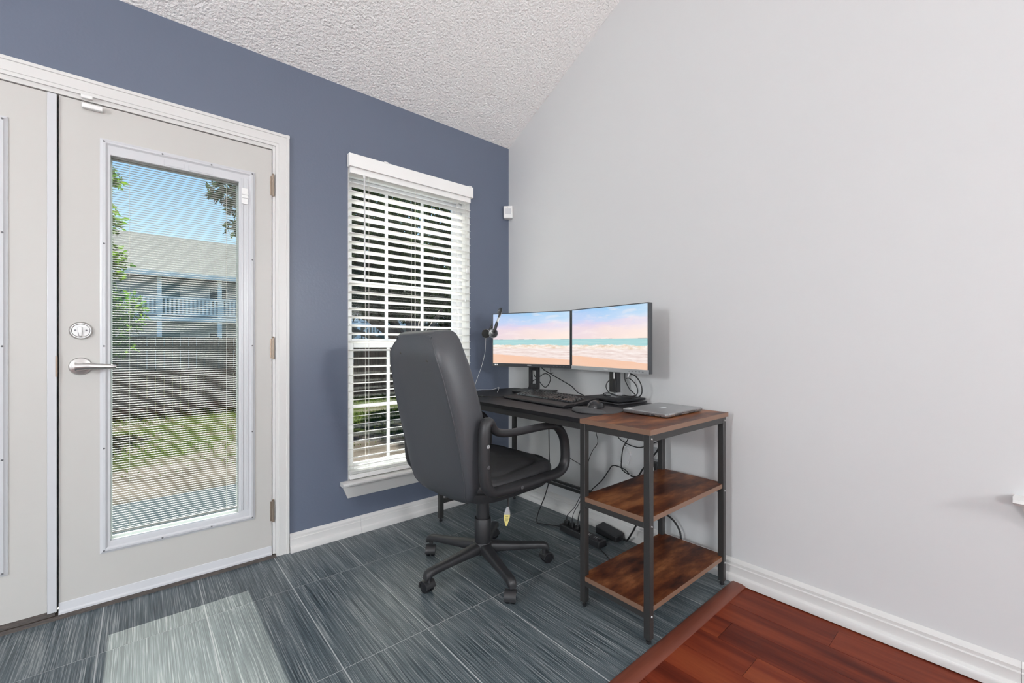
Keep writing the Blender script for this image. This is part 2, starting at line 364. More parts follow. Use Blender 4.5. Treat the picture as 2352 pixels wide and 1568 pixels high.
obj_tag(mb.build('trim_3', m_trim, bevel=0.0015), kind='structure', label='white jamb lining the door opening')
mb = MB().prism([(DX0, -0.020, 0.0), (DX0, -0.014, 0.012), (DX0, 0.03, 0.014), (DX0, 0.14, 0.012), (DX0, 0.20, -0.06), (DX0, -0.02, -0.06)], (DX1 - DX0, 0, 0))
obj_tag(mb.build('trim_4', m_thresh), kind='structure', label='dark brown threshold under the doors')

# ------------------------------------------------------------------ the glazed doors
def screw(me, parent, x, y, z):
    o = bpy.data.objects.new('screw', me); C.objects.link(o); o.parent = parent; o.location = (x, y, z); return o
screw_me = MB().lathe([(0.0001, -0.0022), (0.0032, -0.0014), (0.0036, 0.0)], axis=(0, 1, 0), n=10).mesh('screw', m_screw)
def slat_mesh(x0, x1, wd, th, crown, m, nseg=4):
    top = [(-wd / 2 + wd * k / nseg) for k in range(nseg + 1)]
    cz = lambda y: crown * (1 - (2 * y / wd) ** 2)
    ring = [(y, cz(y) + th / 2) for y in top] + [(y, cz(y) - th / 2) for y in reversed(top)]
    return MB().prism([(x0, y, z) for y, z in ring], (x1 - x0, 0, 0)).mesh('slat', m)
def make_door(name, x0, x1, label, mirror):
    """slab between x0 and x1; the blind's slide track is on the hinge side"""
    d = empty(name, ((x0 + x1) / 2, 0.022, 0), label=label, kind='structure')
    hw = (x1 - x0) / 2; s_ = -1 if mirror else 1
    LX0, LX1 = (-0.251, 0.293) if not mirror else (-0.293, 0.251)           # frame of the glass, local x
    GX0, GX1 = (-0.2195, 0.2265) if not mirror else (-0.2265, 0.2195)
    LZ0, LZ1, GZ0, GZ1 = 0.207, 1.878, 0.252, 1.817
    zb = 0.020
    mb = MB().plate(-hw, zb, hw, 2.008, GX0 - 0.008, GZ0 - 0.008, GX1 + 0.008, GZ1 + 0.008, -0.019, 0.023)
    mb.build('door_panel', m_door, d, bevel=0.0012)
    # raised frame: flat flange, outer bead, inner slope
    mb = MB(); yb = -0.019
    def ring(x0_, z0_, x1_, z1_, y): return [(x0_, y, z0_), (x1_, y, z0_), (x1_, y, z1_), (x0_, y, z1_)]
    rl = []
    tx0, tx1 = (0.012, 0.034) if not mirror else (0.034, 0.012)
    for ox, oz0, oz1, y, ix in ((0, 0, 0, yb + 0.001, 0), (0.000, 0, 0, yb - 0.004, 0), (0.004, 0.004, 0.004, yb - 0.0055, 0), (0.010, 0.010, 0.010, yb - 0.011, 0), (0.017, 0.017, 0.017, yb - 0.012, 0), (0.021, 0.021, 0.021, yb - 0.008, 0), (0.023, 0.023, 0.024, yb - 0.006, 0)):
        rl.append(ring(LX0 + ox, LZ0 + oz0, LX1 - ox, LZ1 - oz1, y))
    rl.append(ring(GX0 - 0.001, GZ0 - 0.006, GX1 + 0.001, GZ1 + 0.002, yb - 0.005)); rl.append(ring(GX0, GZ0, GX1, GZ1, yb - 0.003)); rl.append(ring(GX0, GZ0, GX1, GZ1, yb + 0.016))
    n = len(rl); vs = [p for r in rl for p in r]; fs = []
    for i in range(n - 1):
        for j in range(4): fs.append((i * 4 + j, i * 4 + (j + 1) % 4, (i + 1) * 4 + (j + 1) % 4, (i + 1) * 4 + j))
    mb.add(vs, fs)
    lite = mb.build('glass_frame', m_lite, d, smooth=True, angle=25)
    MB().frame(GX0 - 0.03, GZ0 - 0.03, GX1 + 0.03, GZ1 + 0.03, GX0 + 0.004, GZ0 + 0.004, GX1 - 0.004, GZ1 - 0.004, 0.021, 0.031).build('outer_glass_frame', m_lite, d)
    for z in [LZ0 + 0.012 + k * (LZ1 - LZ0 - 0.024) / 4.0 for k in range(5)]:
        for x in (LX0 + 0.0125, LX1 - 0.0125): screw(screw_me, lite, x, yb - 0.0115, z)
    for x in (LX0 + (LX1 - LX0) * 0.36, LX0 + (LX1 - LX0) * 0.68):
        for z in (LZ0 + 0.0125, LZ1 - 0.0125): screw(screw_me, lite, x, yb - 0.0115, z)
    for y, nm in ((-0.008, 'glass_pane'), (0.013, 'glass_pane')):
        MB().box(GX0 - 0.004, y - 0.0012, GZ0 - 0.004, GX1 + 0.004, y + 0.0012, GZ1 + 0.004).build(nm, m_glass, d)
    # slide track with its finger slider
    tx = (GX1 + LX1 - 0.021) / 2 * 1.0 if not mirror else (GX0 + LX0 + 0.021) / 2
    tr = MB().box(tx - 0.015, yb - 0.008, GZ0 + 0.01, tx - 0.006, yb - 0.003, GZ1 + 0.02); tr.box(tx + 0.006, yb - 0.008, GZ0 + 0.01, tx + 0.015, yb - 0.003, GZ1 + 0.02)
    tr = tr.build('slide_track', m_lite, d, bevel=0.001)
    sl = MB().box(tx - 0.013, yb - 0.013, 1.715, tx + 0.013, yb - 0.005, 1.79); sl.box(tx - 0.014, yb - 0.019, 1.742, tx + 0.014, yb - 0.012, 1.750); sl.box(tx - 0.014, yb - 0.019, 1.758, tx + 0.014, yb - 0.012, 1.766)
    sl.build('slider', m_plast, tr, bevel=0.001)
    # small parts set in the head of the glass frame
    MB().box(-0.05, yb - 0.0068, GZ1 + 0.006, 0.02, yb - 0.004, GZ1 + 0.030).build('head_cover', m_lite, lite, bevel=0.001)
    MB().box(0.035, yb - 0.0068, GZ1 + 0.006, 0.125, yb - 0.004, GZ1 + 0.026).build('head_cover', m_lite, lite, bevel=0.001)
    return d, lite, (GX0, GX1, GZ0, GZ1), zb
d1, lite1, (GX0, GX1, GZ0, GZ1), zb = make_door('door_1', -2.262, -1.530, 'cream door with a tall pane over thin blinds, beside the window', False)
# mini blinds sealed between the two panes
bl = MB().box(GX0 + 0.002, -0.003, GZ1 - 0.004, GX1 - 0.002, 0.008, GZ1 + 0.004).build('mini_blind_rail', m_mini, d1, bevel=0.001)
sm = slat_mesh(GX0 + 0.003, GX1 - 0.003, 0.0052, 0.0005, 0.0008, m_mini)
P = 0.0098; z = GZ0 + 0.034; k = 0
while z < GZ1 - 0.006:
    o = bpy.data.objects.new('slat', sm); C.objects.link(o); o.parent = bl; o.location = (0, 0.0025, z); o.rotation_euler = (math.radians(-9), 0, 0); z += P
MB().box(GX0 + 0.003, -0.002, GZ0 + 0.020, GX1 - 0.003, 0.007, GZ0 + 0.028).build('bottom_rail', m_mini, bl, bevel=0.001)
for x in (GX0 + 0.058, GX1 - 0.046):
    for y in (-0.0028, 0.0076): MB().tube([(x, y, GZ0 + 0.02), (x, y, GZ1)], 0.0005, 5).build('ladder_cord', m_cord, bl)
# handle, bolt, hinges, sweep
hx = -2.202 + 1.896
lev = MB().lathe([(0.0345, 0.0), (0.0345, -0.003), (0.031, -0.009), (0.020, -0.012), (0.0145, -0.014), (0.0135, -0.045)], (hx, -0.019, 0.963), (0, 1, 0), 28).build('door_handle', m_nickel, d1, smooth=True)
pts = spline([(hx - 0.012, -0.066, 0.963), (hx + 0.02, -0.068, 0.964), (hx + 0.055, -0.066, 0.962), (hx + 0.088, -0.062, 0.961), (hx + 0.104, -0.058, 0.961)], 5)
rads = [0.0165 - 0.009 * (i / (len(pts) - 1)) ** 0.7 for i in range(len(pts))]
MB().tube(pts, rads, 12, sx=0.62).build('lever', m_nickel, lev, smooth=True, angle=60)
MB().lathe([(0.0155, -0.040), (0.0165, -0.048), (0.0165, -0.052), (0.009, -0.0535), (0.009, -0.052), (0.0001, -0.052)], (hx, -0.019, 0.963), (0, 1, 0), 20).build('turn_button', m_nickel, lev, smooth=True)
MB().lathe([(0.0035, 0), (0.0030, -0.0105)], (hx - 0.024, -0.019, 0.965), (0, 1, 0), 10).build('keyhole_screw', m_screw, lev)
bo = MB().lathe([(0.0345, 0.0), (0.0345, -0.004), (0.030, -0.010), (0.027, -0.010), (0.025, -0.007), (0.0001, -0.007)], (hx + 0.001, -0.019, 1.103), (0, 1, 0), 28).build('dead_bolt', m_nickel, d1, smooth=True)
MB().prism([(hx - 0.006, -0.026, 1.118), (hx + 0.006, -0.026, 1.118), (hx + 0.007, -0.026, 1.100), (hx + 0.006, -0.026, 1.080), (hx - 0.004, -0.026, 1.080), (hx - 0.006, -0.026, 1.100)], (0, -0.018, 0)).build('thumb_turn', m_nickel, bo, bevel=0.002)
for sx_ in (-0.0145, 0.0165): MB().lathe([(0.0035, 0), (0.0032, -0.0082)], (hx + sx_, -0.0185, 1.104), (0, 1, 0), 10).build('bolt_screw', m_screw, bo)
for hz in (1.832, 1.028, 0.225):
    hg = MB().tube([(0.371, -0.026, hz - 0.052), (0.371, -0.026, hz + 0.052)], 0.0062, 12)
    hg = hg.build('hinge', m_hinge, d1, smooth=True)
    MB().box(0.3585, -0.0212, hz - 0.048, 0.3655, -0.0185, hz + 0.048).build('hinge_leaf', m_hinge, hg)
    MB().lathe([(0.004, 0.052), (0.005, 0.056), (0.002, 0.060)], (0.371, -0.026, hz), (0, 0, 1), 10).build('hinge_pin', m_hinge, hg, smooth=True)
MB().prism([(-0.366, -0.019, 0.012), (-0.366, -0.030, 0.012), (-0.366, -0.030, 0.020), (-0.366, -0.025, 0.026), (-0.366, -0.0215, 0.052), (-0.366, -0.019, 0.054)], (0.730, 0, 0)).build('door_sweep', m_lite, d1, smooth=True, angle=25)
d2, lite2, g2, _ = make_door('door_2', -3.016, -2.268, 'cream door at the picture edge, its cover strip beside the handle', True)
MB().box(0.355, 0.0232, 0.020, 0.400, 0.030, 2.008).build('sun_stop_strip', m_lite, d2)  # unseen outer strip, added to block the sun at the door seam
MB().box(0.350, -0.030, 0.026, 0.376, -0.018, 2.006).build('cover_strip', m_lite, d2, bevel=0.002)
MB().box(0.372, -0.0305, 0.925, 0.3775, -0.019, 1.005).build('strike_plate', m_hinge, d2)
bl2 = MB().box(g2[0] + 0.002, -0.003, GZ1 - 0.004, g2[1] - 0.002, 0.008, GZ1 + 0.004).build('mini_blind_rail', m_mini, d2, bevel=0.001)
z = GZ0 + 0.034
while z < GZ1 - 0.006:
    o = bpy.data.objects.new('slat', sm); C.objects.link(o); o.parent = bl2; o.location = (-0.007, 0.0025, z); o.rotation_euler = (math.radians(-9), 0, 0); z += P
MB().prism([(-0.372, -0.019, 0.012), (-0.372, -0.027, 0.012), (-0.372, -0.023, 0.024), (-0.372, -0.019, 0.03)], (0.742, 0, 0)).build('door_sweep', m_thresh, d2)
ds = empty('door_sensor', (-2.168, -0.006, 1.99), label='small white alarm contact at the top of the cream door', cat='alarm sensor')
MB().box(-0.030, -0.014, -0.012, 0.030, 0.006, 0.006).build('magnet_housing', m_plast, ds, bevel=0.003)
MB().box(-0.032, -0.020, 0.022, 0.002, -0.007, 0.036).build('switch_housing', m_plast, ds, bevel=0.003)

# ------------------------------------------------------------------ the window and its blind
win = empty('window_1', (-0.75, 0.11, WZ0), label='white double hung window with thin bars behind the slatted blind', kind='structure')
def wl(x, y, z): return (x + 0.75, y - 0.11, z - WZ0)
def wbox(mb, x0, y0, z0, x1, y1, z1): a = wl(x0, y0, z0); b = wl(x1, y1, z1); return mb.box(*a, *b)
mb = MB(); a = 0.034
wbox(mb, WX0 + 0.001, 0.085, WZ0 + 0.001, WX0 + a, 0.139, WZ1 - 0.001); wbox(mb, WX1 - a, 0.085, WZ0 + 0.001, WX1 - 0.001, 0.139, WZ1 - 0.001)
wbox(mb, WX0 + a, 0.085, WZ0 + 0.001, WX1 - a, 0.139, WZ0 + 0.035); wbox(mb, WX0 + a, 0.085, WZ1 - 0.035, WX1 - a, 0.139, WZ1 - 0.001)
mb.build('window_frame', m_lite, win, bevel=0.002)
def sash(nm, z0, z1, y0, y1, rows_, b0, b1):
    s0, s1 = WX0 + a, WX1 - a; t = 0.030
    mb = MB(); wbox(mb, s0, y0, z0, s0 + t, y1, z1); wbox(mb, s1 - t, y0, z0, s1, y1, z1); wbox(mb, s0 + t, y0, z0, s1 - t, y1, z0 + b0); wbox(mb, s0 + t, y0, z1 - b1, s1 - t, y1, z1)
    so = mb.build(nm, m_lite, win, bevel=0.002); ym = (y0 + y1) / 2
    mb = MB(); wbox(mb, s0 + t - 0.004, ym - 0.002, z0 + b0 - 0.004, s1 - t + 0.004, ym + 0.002, z1 - b1 + 0.004); mb.build('glass_pane', m_glass, so)
    for x in (-0.880, -0.636):
        mb = MB(); wbox(mb, x - 0.0095, ym - 0.010, z0 + b0, x + 0.0095, ym - 0.003, z1 - b1); mb.build('glazing_bar', m_lite, so, bevel=0.001)
    for z in rows_:
        mb = MB(); wbox(mb, s0 + t, ym - 0.0095, z - 0.0095, s1 - t, ym - 0.0035, z + 0.0095); mb.build('glazing_bar', m_lite, so, bevel=0.001)
    return so
sash('upper_sash', 1.045, WZ1 - 0.036, 0.113, 0.135, (1.735, 1.41), 0.036, 0.030)
lo = sash('lower_sash', WZ0 + 0.036, 1.07, 0.088, 0.110, (0.69,), 0.045, 0.040)
mb = MB(); wbox(mb, -0.86, 0.076, 1.055, -0.80, 0.0895, 1.075); mb.build('sash_lock', m_lite, lo, bevel=0.002)
# reveal lining, stool and apron
mb = MB()
for x0, x1 in ((WX0 - 0.0005, WX0 + 0.004), (WX1 - 0.004, WX1 + 0.0005)): wbox(mb, x0, 0.0015, WZ0, x1, 0.085, WZ1)
wbox(mb, WX0, 0.0015, WZ1 - 0.004, WX1, 0.085, WZ1 + 0.0005)
mb.build('reveal_lining', m_trim, win)
mb = MB()
p0 = wl(WX0 - 0.042, 0, 0)
pr = [(0.085, 0.0), (-0.040, 0.0), (-0.048, -0.003), (-0.051, -0.011), (-0.048, -0.019), (-0.040, -0.022), (0.085, -0.022)]
z0 = 0.300
xs0, xs1 = WX0 - 0.042, WX1 + 0.042
mb.prism([wl(xs0, y, z0 + zz) for y, zz in pr if y < 0] + [wl(xs0, -0.0005, z0 - 0.022), wl(xs0, -0.0005, z0)], (xs1 - xs0, 0, 0))
mb.prism([wl(WX0 + 0.004, -0.0005, z0), wl(WX0 + 0.004, 0.085, z0), wl(WX0 + 0.004, 0.085, z0 - 0.014), wl(WX0 + 0.004, -0.0005, z0 - 0.014)], (WX1 - WX0 - 0.008, 0, 0))
sill = mb.build('window_sill', m_trim, win, smooth=True, angle=30)
mb = MB(); zt = z0 - 0.022
mb.add([wl(xs0 + 0.006, -0.001, zt), wl(xs0 + 0.006, -0.026, zt), wl(xs0 + 0.040, -0.006, zt - 0.075), wl(xs0 + 0.040, -0.001, zt - 0.075),
        wl(xs1 - 0.006, -0.001, zt), wl(xs1 - 0.006, -0.026, zt), wl(xs1 - 0.040, -0.006, zt - 0.075), wl(xs1 - 0.040, -0.001, zt - 0.075)],
       [(0, 1, 2, 3), (4, 7, 6, 5), (0, 4, 5, 1), (1, 5, 6, 2), (2, 6, 7, 3), (0, 3, 7, 4)])
mb.build('apron', m_trim, sill, bevel=0.002)

wb = empty('window_blind', (-0.75, 0.0, WZ0), label='white wooden slat blind with a valance over the window', cat='blind')
def bl_(x, y, z): return (x + 0.75, y, z - WZ0)
bx0, bx1 = WX0 + 0.006, WX1 - 0.006
mb = MB().box(*bl_(-1.162, -0.036, 2.022), *bl_(-0.338, -0.026, 2.092)); mb.box(*bl_(-1.162, -0.026, 2.022), *bl_(-1.152, -0.001, 2.092)); mb.box(*bl_(-0.348, -0.026, 2.022), *bl_(-0.338, -0.001, 2.092))
va = mb.build('valance', m_slat, wb, bevel=0.002)
for x in (-0.95, -0.362): MB().box(*bl_(x - 0.012, -0.038, 2.086), *bl_(x + 0.012, -0.022, 2.097)).build('valance_clip', m_plast, va, bevel=0.002)
MB().box(*bl_(bx0, -0.020, 1.990), *bl_(bx1, 0.036, 2.040)).build('headrail', m_slat, wb, bevel=0.002)
ws = slat_mesh(bx0 + 0.75, bx1 + 0.75, 0.050, 0.0026, 0.0012, m_slat)
z = 0.372; sl_z = []
while z < 1.975:
    o = bpy.data.objects.new('slat', ws); C.objects.link(o); o.parent = wb; o.location = (0, 0.008, z - WZ0); o.rotation_euler = (math.radians(-10), 0, 0); sl_z.append(z); z += 0.0460
for k in range(3):
    o = bpy.data.objects.new('slat', ws); C.objects.link(o); o.parent = wb; o.location = (0, 0.006, 0.346 - 0.0045 * k - WZ0)
MB().box(*bl_(bx0, -0.018, 0.306), *bl_(bx1, 0.032, 0.330)).build('bottom_rail', m_slat, wb, bevel=0.003)
for x in (-1.045, -0.755, -0.455):
    for y in (-0.018, 0.034): MB().tube([bl_(x, y, 0.31), bl_(x, y, 1.99)], 0.0007, 5).build('ladder_cord', m_cord, wb)
    MB().tube([bl_(x + 0.010, 0.008, 0.31), bl_(x + 0.010, 0.008, 1.99)], 0.0006, 5).build('lift_cord', m_cord, wb)
wa = MB().tube([bl_(-1.075, -0.027, 1.985), bl_(-1.074, -0.030, 1.40)], 0.0042, 6).build('tilt_wand', m_wand, wb, smooth=True)
MB().tube([bl_(-1.075, -0.024, 1.99), bl_(-1.075, -0.027, 1.975)], 0.006, 8).build('wand_hook', m_plast, wb, smooth=True)
for dx, zb_ in ((0.0, 1.33), (0.012, 1.52)):
    lc = MB().tube(spline([bl_(-0.395 + dx, -0.024, 1.99), bl_(-0.394 + dx, -0.026, 1.75), bl_(-0.396 + dx, -0.027, zb_ + 0.03)], 4), 0.0009, 5).build('pull_cord', m_cord, wb)
    MB().lathe([(0.002, 0.03), (0.0045, 0.02), (0.006, 0.0)], bl_(-0.396 + dx, -0.027, zb_), (0, 0, 1), 10).build('cord_tassel', m_plast, lc, smooth=True)

ms = empty('motion_sensor', (-0.028, -0.028, 1.988), math.radians(-45), label='small white motion detector fixed across the room corner', cat='motion sensor')
MB().box(-0.032, -0.020, -0.043, 0.032, 0.026, 0.043).build('housing', m_plast, ms, bevel=0.004)
MB().prism([(-0.022, -0.020, -0.016), (0.022, -0.020, -0.016), (0.022, -0.020, 0.024), (-0.022, -0.020, 0.024)], (0, -0.003, 0)).build('lens', m_lite, ms, bevel=0.002)
MB().lathe([(0.0025, 0), (0.0018, -0.002)], (0, -0.020, 0.034), (0, 1, 0), 8).build('indicator', m_screw, ms)

# window further along the gable wall: only the end of its sill reaches the picture
mb = MB(); zz = 0.592
mb.prism([(-0.0005, -2.392, zz), (-0.030, -2.388, zz), (-0.042, -2.388, zz - 0.006), (-0.044, -2.388, zz - 0.016), (-0.036, -2.390, zz - 0.024), (-0.0005, -2.394, zz - 0.024)], (0, -1.85, 0))
w2 = obj_tag(mb.build('window_2', m_trim, smooth=True, angle=30), kind='structure', label='end of a white window sill on the gable wall')
mb = MB(); mb.prism([(-0.0005, -2.405, zz - 0.024), (-0.020, -2.402, zz - 0.024), (-0.018, -2.406, zz - 0.035), (-0.008, -2.425, zz - 0.085), (-0.0005, -2.425, zz - 0.085)], (0, -1.81, 0)); mb.build('apron', m_trim, w2, smooth=True, angle=30)
mb = MB()
for y0, y1, z0_, z1_ in ((RY0, RY1, RZ0, RZ0 + 0.05), (RY0, RY1, RZ1 - 0.05, RZ1), (RY0, RY0 + 0.05, RZ0 + .05, RZ1 - .05), (RY1 - 0.05, RY1, RZ0 + .05, RZ1 - .05), (RY0 + .05, RY1 - .05, 1.33, 1.37)): mb.box(0.08, y0, z0_, 0.13, y1, z1_)
mb.build('window_frame', m_lite, w2); MB().box(0.10, RY0 + 0.04, RZ0 + 0.04, 0.105, RY1 - 0.04, RZ1 - 0.04).build('glass_pane', m_glass, w2)

# globe lamps added out of view behind the viewer to brighten the room
m_glow = M('fill_lamp_globe', (0.9, 0.9, 0.9), 0.5, emit=((0.965, 0.985, 1.0), FILL_LAMP_L))
def fill_lamp(x, y, label):
    L = empty('fill_lamp', (x, y, 0), label=label, cat='fill lamp', group='globe lamps added to fill the room with light')
    MB().lathe([(0.0001, 0.0), (0.15, 0.0), (0.15, 0.012), (0.02, 0.026), (0.0001, 0.026)], n=28).build('base', m_nickel, L, smooth=True)
    MB().tube([(0, 0, 0.02), (0, 0, 1.40)], 0.011, 10).build('pole', m_nickel, L, smooth=True)
    MB().lathe([(0.015, 1.38), (0.05, 1.40), (0.05, 1.42)], n=20).build('collar', m_nickel, L, smooth=True)
    MB().lathe([(0.16 * math.sin(PI * k / 16), 1.56 + 0.16 * math.cos(PI * k / 16)) for k in range(17)], n=32).build('globe', m_glow, L, smooth=True)
fill_lamp(-4.5, -2.0, 'added white globe fill lamp nearest the double door')
fill_lamp(-0.7, -4.9, 'added white globe fill lamp near the gable wall')
fill_lamp(-3.9, -5.6, 'added white globe fill lamp farthest from the double door')

# ------------------------------------------------------------------ the desk
desk = empty('desk', (-0.385, -0.865, 0), label='long desk with a black top, a brown end section and two shelves', cat='desk')
def dl(x, y, z): return (x + 0.385, y + 0.865, z)
def dbox(x0, y0, z0, x1, y1, z1): return MB().box(*dl(x0, y0, z0), *dl(x1, y1, z1))
TZ = 0.752; T = 0.018; LG = 0.025
XF, XB = -0.681, -0.078                 # front and back faces of the frame
YR, YM, YL = -1.567, -1.257, -0.155     # end, joint, far end
def leg(x0, y0):
    o = dbox(x0, y0, 0.018, x0 + LG, y0 + LG, TZ - T).build('leg', m_metal, desk, bevel=0.0015)
    MB().lathe([(0.008, 0.0), (0.0095, 0.003), (0.0095, 0.010), (0.005, 0.011), (0.005, 0.02)], dl(x0 + LG / 2, y0 + LG / 2, 0), n=14).build('foot_pad', m_black, o, smooth=True)
    return o
legs = {}
for nm, (x, y) in dict(nf=(XF, YR), mf=(XF, YM - 0.020), ff=(XF, YL - LG), nb=(XB - LG, YR), mb=(XB - LG, YM - 0.020), fb=(XB - LG, YL - LG)).items(): legs[nm] = leg(x, y)
def rail(x0, y0, z0, x1, y1, z1): return dbox(x0, y0, z0, x1, y1, z1).build('rail', m_metal, desk, bevel=0.0012)
zr0, zr1 = TZ - T - 0.027, TZ - T
rail(XF + 0.002, YR + LG, zr0, XF + 0.022, YM - 0.020, zr1); rail(XF + 0.002, YM + 0.005, zr0, XF + 0.022, YL - LG, zr1)
rail(XB - 0.022, YR + LG, zr0, XB - 0.002, YM - 0.020, zr1); rail(XB - 0.022, YM + 0.005, zr0, XB - 0.002, YL - LG, zr1)
for y in (YR + 0.0015, YM - 0.018, YL - LG + 0.002): rail(XF + LG, y, zr0, XB - LG, y + 0.021, zr1)
for zs in (0.126, 0.442):
    z1 = zs - T; 
    rail(XF + 0.002, YR + LG, z1 - 0.022, XF + 0.022, YM - 0.020, z1); rail(XB - 0.022, YR + LG, z1 - 0.022, XB - 0.002, YM - 0.020, z1)
    sh = dbox(XF + 0.006, YR + LG * 0.35, z1, XB - 0.006, YM - 0.005, zs)
    # notch the board round the legs: three strips
    sh = MB().box(*dl(XF + LG + 0.0005, YR + 0.006, z1), *dl(XB - LG - 0.0005, YM - 0.001, zs))
    sh.box(*dl(XF + 0.001, YR + LG + 0.0005, z1), *dl(XF + LG + 0.0005, YM - 0.0205, zs)); sh.box(*dl(XB - LG - 0.0005, YR + LG + 0.0005, z1), *dl(XB - 0.001, YM - 0.0205, zs))
    so = sh.build('shelf', m_rust, desk)
    MB().box(*dl(XF, YR + LG + 0.0008, z1), *dl(XF + 0.0012, YM - 0.021, zs + 0.0002)).build('edge_band', m_rustedge, so)
    MB().box(*dl(XF + LG + 0.001, YR + 0.0048, z1), *dl(XB - LG - 0.001, YR + 0.0061, zs + 0.0002)).build('edge_band', m_rustedge, so)
tb = dbox(XF - 0.006, YR - 0.006, TZ - T, XB + 0.006, YM, TZ).build('brown_top', m_rust, desk, bevel=0.001)
MB().box(*dl(XF - 0.0072, YR - 0.006, TZ - T), *dl(XF - 0.006, YM, TZ + 0.0001)).build('edge_band', m_rustedge, tb); MB().box(*dl(XF - 0.006, YR - 0.0072, TZ - T), *dl(XB + 0.006, YR - 0.006, TZ + 0.0001)).build('edge_band', m_rustedge, tb)
dbox(XF - 0.006, YM + 0.001, TZ - T, XB + 0.006, YL + 0.008, TZ).build('black_top', m_desk, desk, bevel=0.0012)
for z in (0.192, 0.214): rail(XB - 0.020, YM + 0.005, z - 0.007, XB - 0.004, YL - LG, z + 0.007)
rail(XF + LG, YL - 0.022, 0.105, XB - LG, YL - 0.004, 0.130)
bolt_me = MB().lathe([(0.0045, 0.0), (0.0042, -0.0015), (0.0026, -0.0026), (0.0022, -0.0016), (0.0001, -0.0016)], axis=(0, 1, 0), n=12).mesh('bolt', m_steel)
for x in (XF + LG / 2, XB - LG / 2):
    for z in (0.718, 0.412, 0.098):
        o = bpy.data.objects.new('bolt', bolt_me); C.objects.link(o); o.parent = desk; o.location = dl(x, YR, z)

